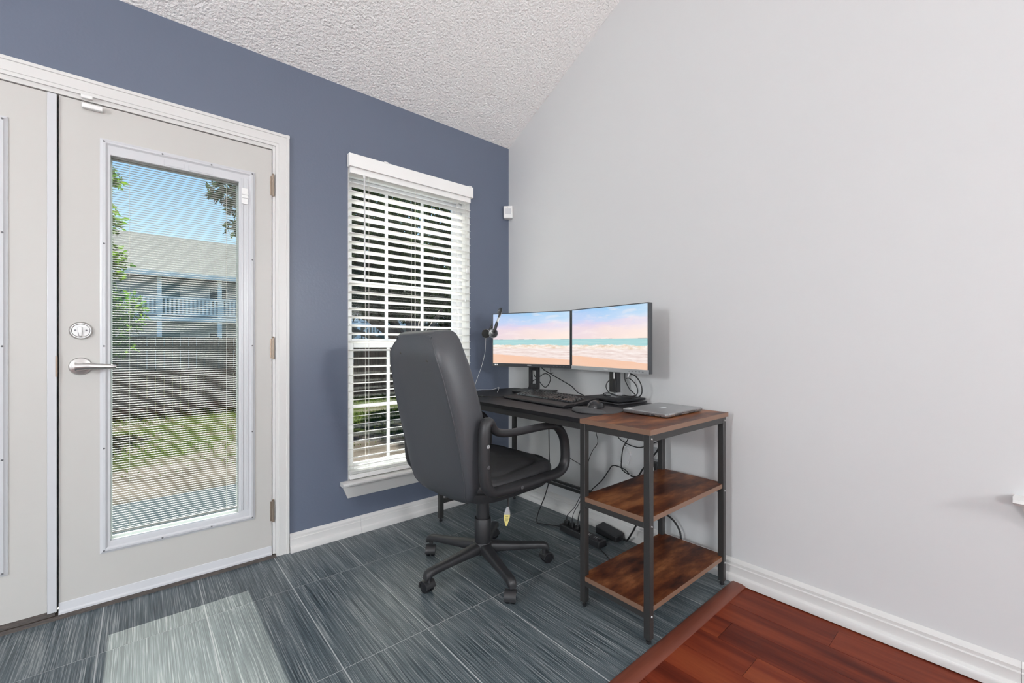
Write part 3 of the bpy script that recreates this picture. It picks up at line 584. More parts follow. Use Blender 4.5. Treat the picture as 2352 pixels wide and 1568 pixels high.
# ------------------------------------------------------------------ monitors
def screen_mat(name):
    m = bpy.data.materials.new(name); m.use_nodes = True; t = m.node_tree; t.nodes.clear(); N = t.nodes.new; Lk = t.links.new
    o = N('ShaderNodeOutputMaterial'); em = N('ShaderNodeEmission'); gl = N('ShaderNodeBsdfGlossy'); ad = N('ShaderNodeMixShader')
    gl.inputs['Roughness'].default_value = 0.35; ad.inputs[0].default_value = 0.03
    uv = N('ShaderNodeTexCoord'); sp = N('ShaderNodeSeparateXYZ'); Lk(uv.outputs['UV'], sp.inputs[0])
    def noise(sx_, sy_, det, off=0.0, rough=0.55):
        mp = N('ShaderNodeMapping'); mp.inputs['Scale'].default_value = (sx_, sy_, 1); mp.inputs['Location'].default_value = (off, off * 1.7, 0); Lk(uv.outputs['UV'], mp.inputs[0])
        nz = N('ShaderNodeTexNoise'); nz.inputs['Scale'].default_value = 1.0; nz.inputs['Detail'].default_value = det; nz.inputs['Roughness'].default_value = rough; Lk(mp.outputs[0], nz.inputs[0]); return nz.outputs['Fac']
    def math_(op, a, b):
        n_ = N('ShaderNodeMath'); n_.operation = op
        for i, v in enumerate((a, b)):
            if isinstance(v, (int, float)): n_.inputs[i].default_value = v
            else: Lk(v, n_.inputs[i])
        return n_.outputs[0]
    def ramp(fac, els, interp='LINEAR'):
        r = N('ShaderNodeValToRGB'); r.color_ramp.interpolation = interp; el = r.color_ramp.elements
        while len(el) < len(els): el.new(0.5)
        for k, (p, c) in enumerate(els): el[k].position = p; el[k].color = (*c, 1)
        Lk(fac, r.inputs[0]); return r.outputs[0]
    def mix(f, a, b):
        mx = N('ShaderNodeMix'); mx.data_type = 'RGBA'
        Lk(f, mx.inputs[0]) if not isinstance(f, (int, float)) else setattr(mx.inputs[0], 'default_value', f)
        for i, v in ((6, a), (7, b)):
            if isinstance(v, tuple): mx.inputs[i].default_value = (*v, 1)
            else: Lk(v, mx.inputs[i])
        return mx.outputs[2]
    x, y = sp.outputs['X'], sp.outputs['Y']
    # sky: peach at the horizon, lilac on one side, blue on top; clouds streaked
    n1 = noise(2.2, 5.0, 6, 3.1); n2 = noise(4.0, 11.0, 5, 8.3)
    ys = math_('ADD', y, math_('MULTIPLY', math_('SUBTRACT', n1, 0.5), 0.42))
    sky = ramp(ys, [(0.50, (1.0, 0.80, 0.68)), (0.62, (0.98, 0.78, 0.72)), (0.74, (0.76, 0.68, 0.84)), (0.82, (0.50, 0.70, 0.94)), (1.0, (0.22, 0.60, 0.94))])
    lil = math_('MULTIPLY', math_('SUBTRACT', 1.0, x), 0.42)
    sky = mix(lil, sky, (0.66, 0.60, 0.86))
    cl = ramp(n2, [(0.52, (0, 0, 0)), (0.72, (1, 1, 1))]); sky = mix(math_('MULTIPLY', cl, 0.5), sky, (1.0, 0.90, 0.86))
    warm = math_('MULTIPLY', math_('MULTIPLY', x, x), 0.35); sky = mix(warm, sky, (1.0, 0.93, 0.88))
    # sea
    n3 = noise(3.0, 60.0, 4, 1.2)
    sea = mix(n3, (0.26, 0.60, 0.64), (0.60, 0.80, 0.78))
    # surf
    n4 = noise(9.0, 26.0, 8, 5.5, 0.7); surf = ramp(n4, [(0.30, (0.62, 0.45, 0.28)), (0.44, (0.88, 0.72, 0.58)), (0.58, (1.0, 0.94, 0.89))])
    n5 = noise(5.0, 34.0, 8, 2.4, 0.7); wash = ramp(n5, [(0.35, (0.76, 0.60, 0.56)), (0.52, (0.93, 0.80, 0.76)), (0.68, (1.0, 0.94, 0.92))])
    sand = mix(noise(2.0, 7.0, 3, 6.0), (0.95, 0.55, 0.36), (0.90, 0.66, 0.54))
    edge = lambda base, amp, sc, off: math_('ADD', base, math_('MULTIPLY', math_('SUBTRACT', noise(sc, 0.01, 5, off), 0.5), amp))
    e1 = math_('ADD', math_('MULTIPLY', math_('SUBTRACT', 1.0, x), 0.085), edge(0.095, 0.05, 4.0, 4.4))       # sand / wash
    e2 = edge(0.29, 0.05, 9.0, 7.7); e3 = edge(0.365, 0.075, 11.0, 9.1); HZ = 0.475
    step = lambda a, b, wd: math_('MINIMUM', math_('MAXIMUM', math_('DIVIDE', math_('SUBTRACT', a, b), wd), 0.0), 1.0)
    c = mix(step(y, e1, 0.008), sand, wash); c = mix(step(y, e2, 0.03), c, surf); c = mix(step(y, e3, 0.012), c, sea); c = mix(step(y, HZ, 0.006), c, sky)
    isl = math_('MULTIPLY', math_('MULTIPLY', step(y, HZ - 0.003, 0.002), step(HZ + 0.010, y, 0.004)), ramp(noise(7.0, 0.01, 3, 2.9), [(0.50, (0, 0, 0)), (0.54, (1, 1, 1))]))
    c = mix(math_('MULTIPLY', isl, 0.55), c, (0.25, 0.35, 0.38))
    Lk(c, em.inputs[0]); em.inputs[1].default_value = 0.60
    Lk(em.outputs[0], ad.inputs[1]); Lk(gl.outputs[0], ad.inputs[2]); Lk(ad.outputs[0], o.inputs[0])
    return m
m_screen = screen_mat('beach_wallpaper')
def monitor(loc, yaw, label, bez, side_th, stand):
    """origin on the desk under the screen; local +x = screen normal, local y = along the width (viewer's left is +y... seen from the front the right is +y turned)"""
    t = empty('monitor', loc, yaw, label=label, cat='monitor')
    W, H, zc = 0.54, 0.334, 0.325
    # viewer in front looks along -x: viewer's right is +y (since z up) 
    cs = MB().box(-0.030, -W / 2, zc - H / 2, -0.004, W / 2, zc + H / 2); cs.box(-0.050, -0.17, zc - 0.12, -0.030, 0.17, zc + 0.10)
    cs.build('case', m_bezel, t, bevel=0.002)
    b = 0.0045; bb = 0.020
    fr = MB(); x0, x1 = -0.004, 0.0
    fr.box(x0, -W / 2, zc - H / 2 + bb, x1, -W / 2 + b, zc + H / 2); fr.box(x0, W / 2 - b, zc - H / 2 + bb, x1, W / 2, zc + H / 2); fr.box(x0, -W / 2 + b, zc + H / 2 - b, x1, W / 2 - b, zc + H / 2)
    fr.build('bezel', m_bezel, t)
    ch = MB().box(x0, -W / 2, zc - H / 2 - 0.001, x1 + 0.001, W / 2, zc - H / 2 + bb).build('chin', bez, t, bevel=0.001)
    sm_ = MB().add([(-0.0015, -W / 2 + b, zc - H / 2 + bb), (-0.0015, W / 2 - b, zc - H / 2 + bb), (-0.0015, W / 2 - b, zc + H / 2 - b), (-0.0015, -W / 2 + b, zc + H / 2 - b),
                     (-0.0035, -W / 2 + b, zc - H / 2 + bb), (-0.0035, W / 2 - b, zc - H / 2 + bb), (-0.0035, W / 2 - b, zc + H / 2 - b), (-0.0035, -W / 2 + b, zc + H / 2 - b)],
                    [(0, 1, 2, 3), (7, 6, 5, 4), (0, 4, 5, 1), (1, 5, 6, 2), (2, 6, 7, 3), (3, 7, 4, 0)])
    so = sm_.build('screen', m_screen, t)
    uvl = so.data.uv_layers.new(name='UVMap')
    for lp in so.data.loops:
        v = so.data.vertices[lp.vertex_index].co
        uvl.data[lp.index].uv = ((v.y + W / 2 - b) / (W - 2 * b), (v.z - (zc - H / 2 + bb)) / (H - bb - b))
    return t, ch, W, H, zc, bb
TX = Matrix.Rotation(PI / 2, 4, 'Z') @ Matrix.Rotation(PI / 2, 4, 'X')          # letters standing on a face that looks along +x
mon1, ch1, W, H, zc, bb = monitor((-0.225, -0.462, TZ), 3.46, 'dark bezel monitor with a headset over its corner, nearer the window', m_bezel, 0, 0)
mon2, ch2, *_ = monitor((-0.206, -1.020, TZ), 3.005, 'silver chin monitor nearer the laptop, showing the same beach', m_bezels, 0, 0)
text_mesh('lettering', 'PHILIPS', 0.0085, m_letter, ch1, Matrix.Translation((0.0014, 0.0, zc - H / 2 + 0.010)) @ TX)
text_mesh('lettering', 'PHILIPS', 0.0085, m_letter, ch2, Matrix.Translation((0.0014, 0.0, zc - H / 2 + 0.010)) @ TX)
for k in range(2): MB().box(0.0008, -W / 2 + 0.018 + k * 0.014, zc - H / 2 + 0.006, 0.0014, -W / 2 + 0.027 + k * 0.014, zc - H / 2 + 0.014).build('badge', m_letter, ch1)
for ch, s0 in ((ch1, 0.16), (ch2, 0.15)):
    for k in range(5): MB().box(0.0008, s0 + k * 0.021, zc - H / 2 + 0.008, 0.0015, s0 + k * 0.021 + 0.009, zc - H / 2 + 0.0105).build('button_mark', m_screw, ch)
# stands
st = MB().box(-0.075, -0.034, 0.02, -0.050, -0.016, 0.30); st.box(-0.075, 0.016, 0.02, -0.050, 0.034, 0.30); st.box(-0.075, -0.016, 0.02, -0.050, 0.016, 0.052); st.box(-0.075, -0.016, 0.135, -0.050, 0.016, 0.30)
st.build('stand_column', m_black, mon1, bevel=0.003)
MB().box(-0.150, -0.120, 0.0, 0.010, 0.120, 0.012).build('stand_base', m_black, mon1, bevel=0.004)
st = MB().box(-0.078, -0.028, 0.045, -0.050, 0.012, 0.30); st.build('stand_column', m_metal, mon2, bevel=0.003)
MB().box(-0.080, 0.012, 0.03, -0.052, 0.026, 0.28).build('cable_channel', m_black, mon2, bevel=0.002)
MB().box(-0.088, -0.040, 0.022, -0.040, 0.030, 0.048).build('column_foot', m_bezels, mon2, bevel=0.002)
MB().box(-0.165, -0.120, 0.0, 0.045, 0.125, 0.009).build('stand_base', m_black, mon2, bevel=0.003); MB().box(-0.160, -0.117, 0.013, 0.042, 0.121, 0.024).build('base_top', m_desk, mon2, bevel=0.003)
MB().box(-0.14, -0.09, 0.009, 0.02, 0.09, 0.013).build('base_core', m_black, mon2)

# ------------------------------------------------------------------ things on the desk
kb = empty('keyboard', (-0.507, -0.555, TZ), math.radians(-93.7), label='black keyboard with a palm rest in front of the dark bezel monitor', cat='keyboard')
KL, KD = 0.482, 0.235
surf_z = lambda y: 0.016 + (y - 0.068) / (KD - 0.068) * 0.020 if y > 0.068 else 0.010 + 0.006 * (y / 0.068)
bd = MB(); prof_ = [(0.068, 0.004), (0.068, 0.014), (0.074, 0.0155), (0.222, 0.033), (KD, 0.033), (KD, 0.020), (0.20, 0.010)]
bd.prism([(0, y, z) for y, z in prof_], (KL, 0, 0)); bd.build('body', m_desk, kb, bevel=0.0015)
pr_ = [(0.0, 0.003), (0.0, 0.008), (0.006, 0.013), (0.03, 0.0165), (0.0675, 0.0165), (0.0675, 0.003)]
MB().prism([(0.002, y, z) for y, z in pr_], (KL - 0.004, 0, 0)).build('palm_rest', m_desk, kb, smooth=True, angle=30)
for x in (0.03, KL - 0.05): MB().box(x, 0.208, 0.0, x + 0.022, 0.220, 0.016).build('flip_foot', m_black, kb)
key_me = {}
def key(x, row_y, u, d=0.0155):
    wd = 0.019 * u - 0.0032
    if (u, d) not in key_me:
        a = wd / 2; b_ = d / 2; mbk = MB()
        mbk.loft([[(-a, -b_, 0), (a, -b_, 0), (a, b_, 0), (-a, b_, 0)], [(-a + 0.002, -b_ + 0.0022, 0.0075), (a - 0.002, -b_ + 0.0022, 0.0075), (a - 0.002, b_ - 0.0014, 0.0082), (-a + 0.002, b_ - 0.0014, 0.0082)]])
        key_me[(u, d)] = mbk.mesh('key', m_key)
    o = bpy.data.objects.new('key', key_me[(u, d)]); C.objects.link(o); o.parent = kb
    o.location = (x + 0.0095 * u, row_y, surf_z(row_y) + 0.0002); o.rotation_euler = (math.atan(0.020 / (KD - 0.068)), 0, 0)
kx = 0.018; yr = [0.089 + 0.0188 * k for k in range(5)] + [0.089 + 0.0188 * 5 + 0.006]
lay = [[1.25, 1.25, 1.25, 6.25, 1.25, 1.25, 1.25, 1.25], [2.25] + [1] * 10 + [2.75], [1.75] + [1] * 11 + [2.25], [1.5] + [1] * 12 + [1.5], [1] * 13 + [2]]
for r, row in enumerate(lay):
    x = kx
    for u in row: key(x, yr[r], u); x += 0.019 * u
    nx = kx + 0.019 * 15.25
    for k in ([0, 1, 2] if r in (0, 3, 4) else [1] if r == 1 else []): key(nx + 0.019 * k, yr[r], 1)
    px_ = kx + 0.019 * 18.5
    if r == 0: key(px_, yr[0], 2); key(px_ + 0.038, yr[0], 1)
    else:
        for k in range(3): key(px_ + 0.019 * k, yr[r], 1)
    if r in (0, 2, 4): key(px_ + 0.057, yr[r], 1)
    else: key(px_ + 0.057, yr[r], 1)
fx = [0, 2, 3, 4, 5, 6.5, 7.5, 8.5, 9.5, 11, 12, 13, 14, 15.25, 16.25, 17.25]
for f_ in fx: key(kx + 0.019 * f_, yr[5], 1)

pad = empty('mouse_pad', (-0.452, -1.160, TZ), label='dark grey mouse pad with a raised wrist cushion', cat='mouse pad')
def padpt(a, r): return (math.cos(a) * r * 1.05, math.sin(a) * r, 0)
ring0 = [Vector(padpt(2 * PI * k / 48, 0.112)) for k in range(48)]
MB().loft([ring0, [p * 1.0 + Vector((0, 0, 0.003)) for p in ring0]]).build('base', m_rubber, pad, smooth=True)
rg = []
for k in range(25):                                              # gel cushion bent along the near edge
    a = math.radians(180 - 62 + 124 * k / 24); f_ = math.sin(PI * k / 24) ** 0.45
    c0 = Vector(padpt(a, 0.092)); dr = Vector((math.cos(a), math.sin(a), 0))
    wd = 0.030 * max(f_, 0.05); ht = 0.020 * max(f_, 0.08)
    rg.append([c0 + dr * (wd * math.cos(t)) + Vector((0, 0, 0.003 + max(0.0, ht * math.sin(t)))) for t in [PI * j / 10 for j in range(11)]])
MB().loft(rg).build('wrist_cushion', m_rubber, pad, smooth=True, angle=60)

mo = empty('mouse', (-0.430, -1.132, TZ + 0.003), math.radians(8), label='small black mouse on the dark grey pad', cat='mouse')
rg = []
for k in range(17):
    s_ = k / 16; x = -0.052 + 0.104 * s_; wd = 0.031 * (math.sin(PI * (0.04 + 0.92 * s_)) ** 0.38); ht = 0.036 * (math.sin(PI * (0.05 + 0.86 * s_ ** 0.85)) ** 0.75) * (1.0 if s_ < 0.45 else 1.0 - 0.30 * (s_ - 0.45))
    rg.append([Vector((x, wd * math.cos(t) * (1 if math.sin(t) > 0 else 0.92), max(0.001, 0.002 + ht * max(0, math.sin(t)) ** 0.8))) for t in [2 * PI * j / 24 for j in range(24)]])
MB().loft(rg).build('shell', m_blackg, mo, smooth=True, angle=60)
MB().lathe([(0.011, -0.003), (0.012, 0.0), (0.011, 0.003)], (0.026, 0, 0.0215), (0, 1, 0), 16).build('scroll_wheel', m_rubber, mo, smooth=True)
MB().box(0.008, -0.0006, 0.030, 0.046, 0.0006, 0.0315).build('button_seam', m_black, mo)

lp = empty('laptop', (-0.278, -1.381, TZ), label='closed silver laptop on the brown end of the desk', cat='laptop')
def lslab(z0, z1, ix): 
    x0, x1, y0, y1 = -0.150 + ix, 0.150 - ix, -0.106 + ix, 0.106 - ix; r = 0.010; o_ = []
    for cx_, cy_, a0 in ((x1 - r, y0 + r, -90), (x1 - r, y1 - r, 0), (x0 + r, y1 - r, 90), (x0 + r, y0 + r, 180)):
        for k in range(5): a = math.radians(a0 + 22.5 * k); o_.append((cx_ + r * math.cos(a), cy_ + r * math.sin(a)))
    return o_
def stack(levels): return [[(x, y, z) for x, y in lslab(0, 0, ix)] for z, ix in levels]
MB().loft(stack([(0.002, 0.006), (0.0035, 0.003), (0.0055, 0.001), (0.0112, 0.0)])).build('base', m_lap, lp, smooth=True, angle=35)
lid = MB().loft(stack([(0.0118, 0.0), (0.0162, 0.0), (0.0178, 0.0015), (0.0182, 0.003)])).build('lid', m_lap, lp, smooth=True, angle=35)
MB().loft(stack([(0.0105, 0.002), (0.0125, 0.002)])).build('lid_gap', m_lapd, lp)
for x in (-0.115, 0.115): MB().tube([(x - 0.025, -0.1045, 0.0125), (x + 0.025, -0.1045, 0.0125)], 0.0046, 10).build('hinge', m_lap, lp, smooth=True)
for k in range(4):
    for x0 in (-0.085, 0.030): MB().box(x0 + k * 0.014, -0.1066, 0.0055, x0 + k * 0.014 + 0.010, -0.1045, 0.0082).build('vent', m_lapd, lp)
MB().box(-0.090, -0.1064, 0.0105, 0.095, -0.1050, 0.0122).build('hinge_slot', m_lapd, lp)
for y0, y1, z0_, z1_ in ((-0.080, -0.074, 0.0048, 0.0085), (-0.052, -0.036, 0.0052, 0.0088), (-0.028, -0.012, 0.0050, 0.0090), (0.000, 0.004, 0.0058, 0.0082)):
    MB().box(-0.1507, y0, z0_, -0.1485, y1, z1_).build('port', m_lapd, lp)
text_mesh('lettering', 'DELL', 0.018, m_letter, lid, Matrix.Translation((0.0, 0.0, 0.0184)) @ Matrix.Rotation(PI, 4, 'Z'))
MB().box(-0.140, 0.072, 0.0182, -0.118, 0.098, 0.0185).build('white_patch', m_plast, lid)  # small white patch near the lid's corner
for x, y in ((-0.12, -0.085), (0.12, -0.085), (-0.12, 0.085), (0.12, 0.085)): MB().box(x - 0.01, y - 0.004, 0.0, x + 0.01, y + 0.004, 0.003).build('foot', m_rubber, lp)

# headset hung over the corner of the nearer-window monitor (built in that screen's own axes)
yaw1 = 3.46; n1 = Vector((math.cos(yaw1), math.sin(yaw1), 0)); r1 = Vector((-math.sin(yaw1), math.cos(yaw1), 0)); mc = Vector((-0.225, -0.462, 0))
hs = empty('headset', tuple(mc + r1 * -0.262 + n1 * 0.02 + Vector((0, 0, 1.245))), label='black and silver headset hung on the corner of the monitor', cat='headset')
h0 = hs.location.copy()
def hp(u, n_, z): return mc + r1 * u + n1 * n_ + Vector((0, 0, z)) - h0
band = spline([hp(-0.196, 0.058, 1.185), hp(-0.184, 0.050, 1.225), hp(-0.188, 0.030, 1.254), hp(-0.205, 0.004, 1.268), hp(-0.232, -0.018, 1.265), hp(-0.260, -0.044, 1.238), hp(-0.285, -0.057, 1.195)], 6)
MB().tube(band, 0.0050, 8, sx=2.2).build('headband', m_bezels, hs, smooth=True, angle=60)
MB().tube([p + Vector((0, 0, 0.004)) for p in band[4:-4]], 0.0050, 8, sx=2.0).build('band_pad', m_black, hs, smooth=True, angle=60)
for pts_, cup, ax in (([hp(-0.196, 0.058, 1.19), hp(-0.200, 0.064, 1.165), hp(-0.210, 0.066, 1.135), hp(-0.222, 0.062, 1.120)], hp(-0.226, 0.056, 1.118), n1 * 0.85 + r1 * 0.35),
                      ([hp(-0.285, -0.058, 1.200), hp(-0.305, -0.052, 1.170), hp(-0.322, -0.042, 1.140), hp(-0.336, -0.034, 1.122)], hp(-0.338, -0.028, 1.118), -(n1 * 0.9 + r1 * 0.25))):
    MB().tube(spline(pts_, 5), [0.006, 0.0065, 0.0075] + [0.009] * 13, 8, sx=1.2).build('yoke', m_black, hs, smooth=True, angle=60)
    c_ = MB().lathe([(0.0001, 0.016), (0.012, 0.0155), (0.014, 0.0125), (0.024, 0.012), (0.028, 0.006), (0.0285, 0.0)], cup, ax, 24).build('ear_cup', m_blackg, hs, smooth=True)
    MB().lathe([(0.0290, 0.004), (0.0300, 0.002), (0.0300, -0.002), (0.0285, -0.003)], cup, ax, 24).build('silver_ring', m_bezels, c_, smooth=True)
    MB().lathe([(0.027, -0.002), (0.0285, -0.008), (0.026, -0.014), (0.016, -0.016), (0.0001, -0.013)], cup, ax, 24).build('ear_cushion', m_foam, c_, smooth=True)
hc = [hp(-0.342, -0.030, 1.090), Vector((-0.300, -0.115, 1.00)) - h0, Vector((-0.315, -0.095, 0.90)) - h0, Vector((-0.345, -0.075, 0.80)) - h0, Vector((-0.36, -0.085, 0.757)) - h0, Vector((-0.34, -0.13, 0.7545)) - h0, Vector((-0.30, -0.19, 0.757)) - h0,
      Vector((-0.275, -0.225, 0.772)) - h0, Vector((-0.31, -0.27, 0.768)) - h0, Vector((-0.36, -0.32, 0.7555)) - h0]
MB().tube(spline(hc, 6), 0.0016, 6).build('cord', m_grayc, hs, smooth=True)
def cable(name, pts, r, label, m=None, cat='cable', n=7, group=None):
    mn = Vector(pts[0]); o = MB().tube(spline([Vector(p) - mn for p in pts], n), r, 7).build(name, m or m_cable, smooth=True, angle=60, loc=tuple(mn))
    return obj_tag(o, label, cat, group)
ub = empty('usb_cable', (-0.555, -0.415, TZ), label='short black plug lead lying in front of the keyboard', cat='cable')
MB().box(-0.004, -0.020, 0.0, 0.012, 0.024, 0.007).build('plug', m_black, ub, bevel=0.001, loc=(0, 0, 0)); MB().box(-0.002, 0.024, 0.001, 0.010, 0.036, 0.0055).build('plug_tip', m_steel, ub)
MB().tube(spline([(0.004, -0.02, 0.0035), (0.03, -0.06, 0.003), (0.09, -0.09, 0.003), (0.16, -0.06, 0.003), (0.24, -0.02, 0.003)], 6), 0.0022, 6).build('lead', m_cable, ub, smooth=True)

# leads behind the screens
cable('monitor_cable', [(-0.125, -0.443, 0.95), (-0.11, -0.455, 0.90), (-0.10, -0.518, 0.867), (-0.10, -0.62, 0.830), (-0.10, -0.693, 0.802), (-0.10, -0.735, 0.772), (-0.095, -0.78, 0.757)], 0.0028, 'black lead running down to the desk between the two monitors')
cable('monitor_cable', [(-0.125, -0.40, 0.95), (-0.135, -0.408, 0.86), (-0.13, -0.441, 0.828), (-0.13, -0.468, 0.803), (-0.13, -0.500, 0.785), (-0.14, -0.537, 0.800), (-0.14, -0.557, 0.835), (-0.14, -0.547, 0.861), (-0.14, -0.505, 0.868), (-0.135, -0.440, 0.836), (-0.14, -0.390, 0.809), (-0.14, -0.361, 0.770), (-0.12, -0.33, 0.757)], 0.0025, 'black lead looped round the column of the dark bezel monitor')
cable('monitor_cable', [(-0.12, -0.540, 0.95), (-0.12, -0.540, 0.906), (-0.12, -0.541, 0.878), (-0.12, -0.549, 0.872), (-0.12, -0.560, 0.876)], 0.0024, 'short black lead end hanging under the dark bezel monitor')
cable('monitor_cable', [(-0.125, -1.09, 0.94), (-0.13, -1.107, 0.906), (-0.13, -1.147, 0.887), (-0.13, -1.175, 0.852), (-0.13, -1.182, 0.813), (-0.13, -1.168, 0.789), (-0.13, -1.133, 0.7815), (-0.12, -1.093, 0.7815), (-0.09, -1.05, 0.7815)], 0.0030, 'big black cable loop behind the silver chin monitor')
cable('monitor_cable', [(-0.13, -1.089, 0.874), (-0.132, -1.111, 0.875), (-0.13, -1.143, 0.850), (-0.13, -1.157, 0.820), (-0.13, -1.150, 0.795), (-0.13, -1.118, 0.785), (-0.19, -1.074, 0.788), (-0.20, -1.037, 0.801), (-0.20, -1.017, 0.825), (-0.19, -1.013, 0.847), (-0.18, -1.029, 0.870)], 0.0027, 'bundled black cable wound round the silver chin monitor column')
cable('monitor_cable', [(-0.14, -1.089, 0.92), (-0.14, -1.089, 0.871), (-0.14, -1.100, 0.847), (-0.14, -1.118, 0.821), (-0.14, -1.154, 0.787), (-0.18, -1.10, 0.7845), (-0.20, -1.044, 0.799), (-0.20, -1.005, 0.796), (-0.20, -1.003, 0.785), (-0.20, -1.044, 0.786)], 0.0027, 'black cable with a flat end on the silver chin monitor base')
for pts_, lb in (([(-0.155, -1.030, 0.94), (-0.16, -1.035, 0.904), (-0.18, -1.051, 0.873)], 'clear lead sleeve below the silver chin monitor, farther from the laptop'), ([(-0.155, -1.120, 0.94), (-0.155, -1.124, 0.908), (-0.15, -1.113, 0.883)], 'clear lead sleeve below the silver chin monitor, nearer the laptop')):
    cable('cable_sleeve', pts_, 0.0034, lb, m=m_plast)
ft = empty('display_plug', (-0.185, -1.056, 0.80), label='black display plug hanging by the silver chin monitor column', cat='plug')
MB().prism([(0.004, 0.004, 0.065), (-0.006, 0.008, 0.065), (-0.006, -0.012, 0.065), (0.004, -0.012, 0.065)], (0.0, -0.002, -0.055)).build('plug_body', m_cable, ft, bevel=0.002); MB().tube([(-0.001, -0.003, 0.011), (0.0, -0.004, 0.0)], 0.003, 8).build('strain_relief', m_cable, ft)

# ------------------------------------------------------------------ office chair
CH = Vector((-0.802, -0.762, 0)); PHI = math.radians(4)
ch = empty('office_chair', tuple(CH), PHI, label='black leather office chair on five castors pushed up to the desk', cat='chair')
def wl2(p): return Matrix.Rotation(-PHI, 3, 'Z') @ (Vector(p) - CH)
angs = [-176.4, -103.9, -31.0, 40.6, 113.2]
for a in angs:
    t = math.radians(a) - PHI; dr = Vector((math.cos(t), math.sin(t), 0)); sd = Vector((-dr.y, dr.x, 0)); rings = []
    for r_, w_, zt, zb_ in ((0.020, 0.030, 0.128, 0.075), (0.06, 0.030, 0.124, 0.078), (0.12, 0.0265, 0.116, 0.078), (0.20, 0.023, 0.108, 0.076), (0.265, 0.021, 0.104, 0.073), (0.295, 0.021, 0.101, 0.068), (0.311, 0.020, 0.094, 0.062), (0.318, 0.016, 0.082, 0.060)):
        c_ = dr * r_; n = 16; zc_ = (zt + zb_) / 2; h_ = (zt - zb_) / 2
        rings.append(sring(n, lambda u, v: c_ + sd * (w_ * u * (1.0 if v < 0 else 0.9)) + Vector((0, 0, zc_ + h_ * v)), 3.2))
    lg = MB().loft(rings).build('star_leg', m_black, ch, smooth=True, angle=50)
    cc = dr * 0.297; sw = math.radians(a * 1.7 + 35); fd = Vector((math.cos(sw), math.sin(sw), 0)); wx = Vector((-fd.y, fd.x, 0)); wc = cc + fd * 0.012 + Vector((0, 0, 0.0255))
    MB().tube([cc + Vector((0, 0, 0.038)), cc + Vector((0, 0, 0.075))], 0.010, 10).build('castor_stem', m_black, lg, smooth=True)
    hood = []
    for k in range(13):
        b_ = math.radians(-15 + 195 * k / 12); rr = 0.0285
        p = wc - fd * math.cos(b_) * rr * -1 + Vector((0, 0, math.sin(b_) * rr))
        ins = wc - fd * math.cos(b_) * 0.024 * -1 + Vector((0, 0, math.sin(b_) * 0.024))
        hood.append([p + wx * 0.024, p - wx * 0.024, ins - wx * 0.024, ins + wx * 0.024])
    MB().loft(hood).build('castor_hood', m_black, lg, smooth=True, angle=40)
    for s_ in (-1, 1): MB().lathe([(0.018, 0.002 * 1), (0.0245, 0.004), (0.0255, 0.007), (0.0255, 0.016), (0.023, 0.020), (0.008, 0.022), (0.0001, 0.022)], wc, wx * s_, 20).build('castor_wheel', m_blackg, lg, smooth=True)
MB().lathe([(0.034, 0.072), (0.044, 0.078), (0.047, 0.112), (0.042, 0.128), (0.036, 0.130)], n=28).build('hub', m_black, ch, smooth=True)
MB().lathe([(0.0355, 0.108), (0.0375, 0.112), (0.0390, 0.236), (0.0375, 0.238), (0.0345, 0.236), (0.034, 0.20)], n=28, cap=False).build('column_sleeve', m_black, ch, smooth=True)
MB().lathe([(0.031, 0.11), (0.031, 0.36), (0.0001, 0.36)], n=24).build('gas_column', m_black, ch, smooth=True)
MB().box(-0.10, -0.085, 0.355, 0.11, 0.085, 0.395).build('tilt_plate', m_black, ch, bevel=0.006)
# seat: plastic pan and cushion
def plan(cx_, hx_, hy_, z): return sring(40, lambda u, v: Vector((cx_ + hx_ * u, hy_ * v, z)), 4.5)
MB().loft([plan(0.015, 0.19, 0.19, 0.388), plan(0.015, 0.235, 0.235, 0.400), plan(0.018, 0.250, 0.250, 0.425), plan(0.018, 0.252, 0.250, 0.440)]).build('seat_pan', m_black, ch, smooth=True)
rg = [plan(0.02, 0.248, 0.246, 0.438), plan(0.02, 0.256, 0.254, 0.455), plan(0.02, 0.256, 0.254, 0.478), plan(0.02, 0.245, 0.244, 0.496), plan(0.02, 0.225, 0.226, 0.505), plan(0.02, 0.212, 0.212, 0.4995), plan(0.02, 0.200, 0.200, 0.507), plan(0.02, 0.16, 0.16, 0.517), plan(0.02, 0.09, 0.09, 0.520), plan(0.02, 0.02, 0.02, 0.519)]
rg = [[Vector((p.x, p.y, p.z + 0.012 * math.exp(-((p.x - 0.17) / 0.06) ** 2) * (1 if p.z > 0.49 else 0) - 0.012 * math.exp(-((p.x + 0.10) / 0.10) ** 2) * (1 if p.z > 0.49 else 0) + (0.004 * math.sin(p.x * 46 + p.y * 22) if p.z > 0.503 else 0))) for p in r] for r in rg]
MB().loft(rg).build('seat_cushion', m_seat, ch, smooth=True, angle=75)
# back
Zt = [(0, 0.388), (1, 1.096)]
XR = [(0.0, -0.180), (0.05, -0.226), (0.12, -0.256), (0.25, -0.278), (0.5, -0.318), (0.8, -0.368), (0.93, -0.388), (1.0, -0.378)]
HT = [(0.0, 0.022), (0.04, 0.048), (0.12, 0.064), (0.25, 0.072), (0.5, 0.070), (0.75, 0.066), (0.92, 0.062), (0.97, 0.055), (0.99, 0.042), (1.0, 0.018)]
HW = [(0.0, 0.120), (0.03, 0.165), (0.08, 0.200), (0.16, 0.226), (0.35, 0.236), (0.6, 0.234), (0.78, 0.222), (0.88, 0.207), (0.94, 0.190), (0.98, 0.160), (1.0, 0.125)]
rings = []; N_ = 64; pipe = {1: [], -1: []}; ss = [0, .015, .03, .05, .08, .12, .17, .24, .32, .4, .48, .56, .64, .71, .78, .83, .87, .90, .925, .945, .962, .976, .988, .996, 1.0]
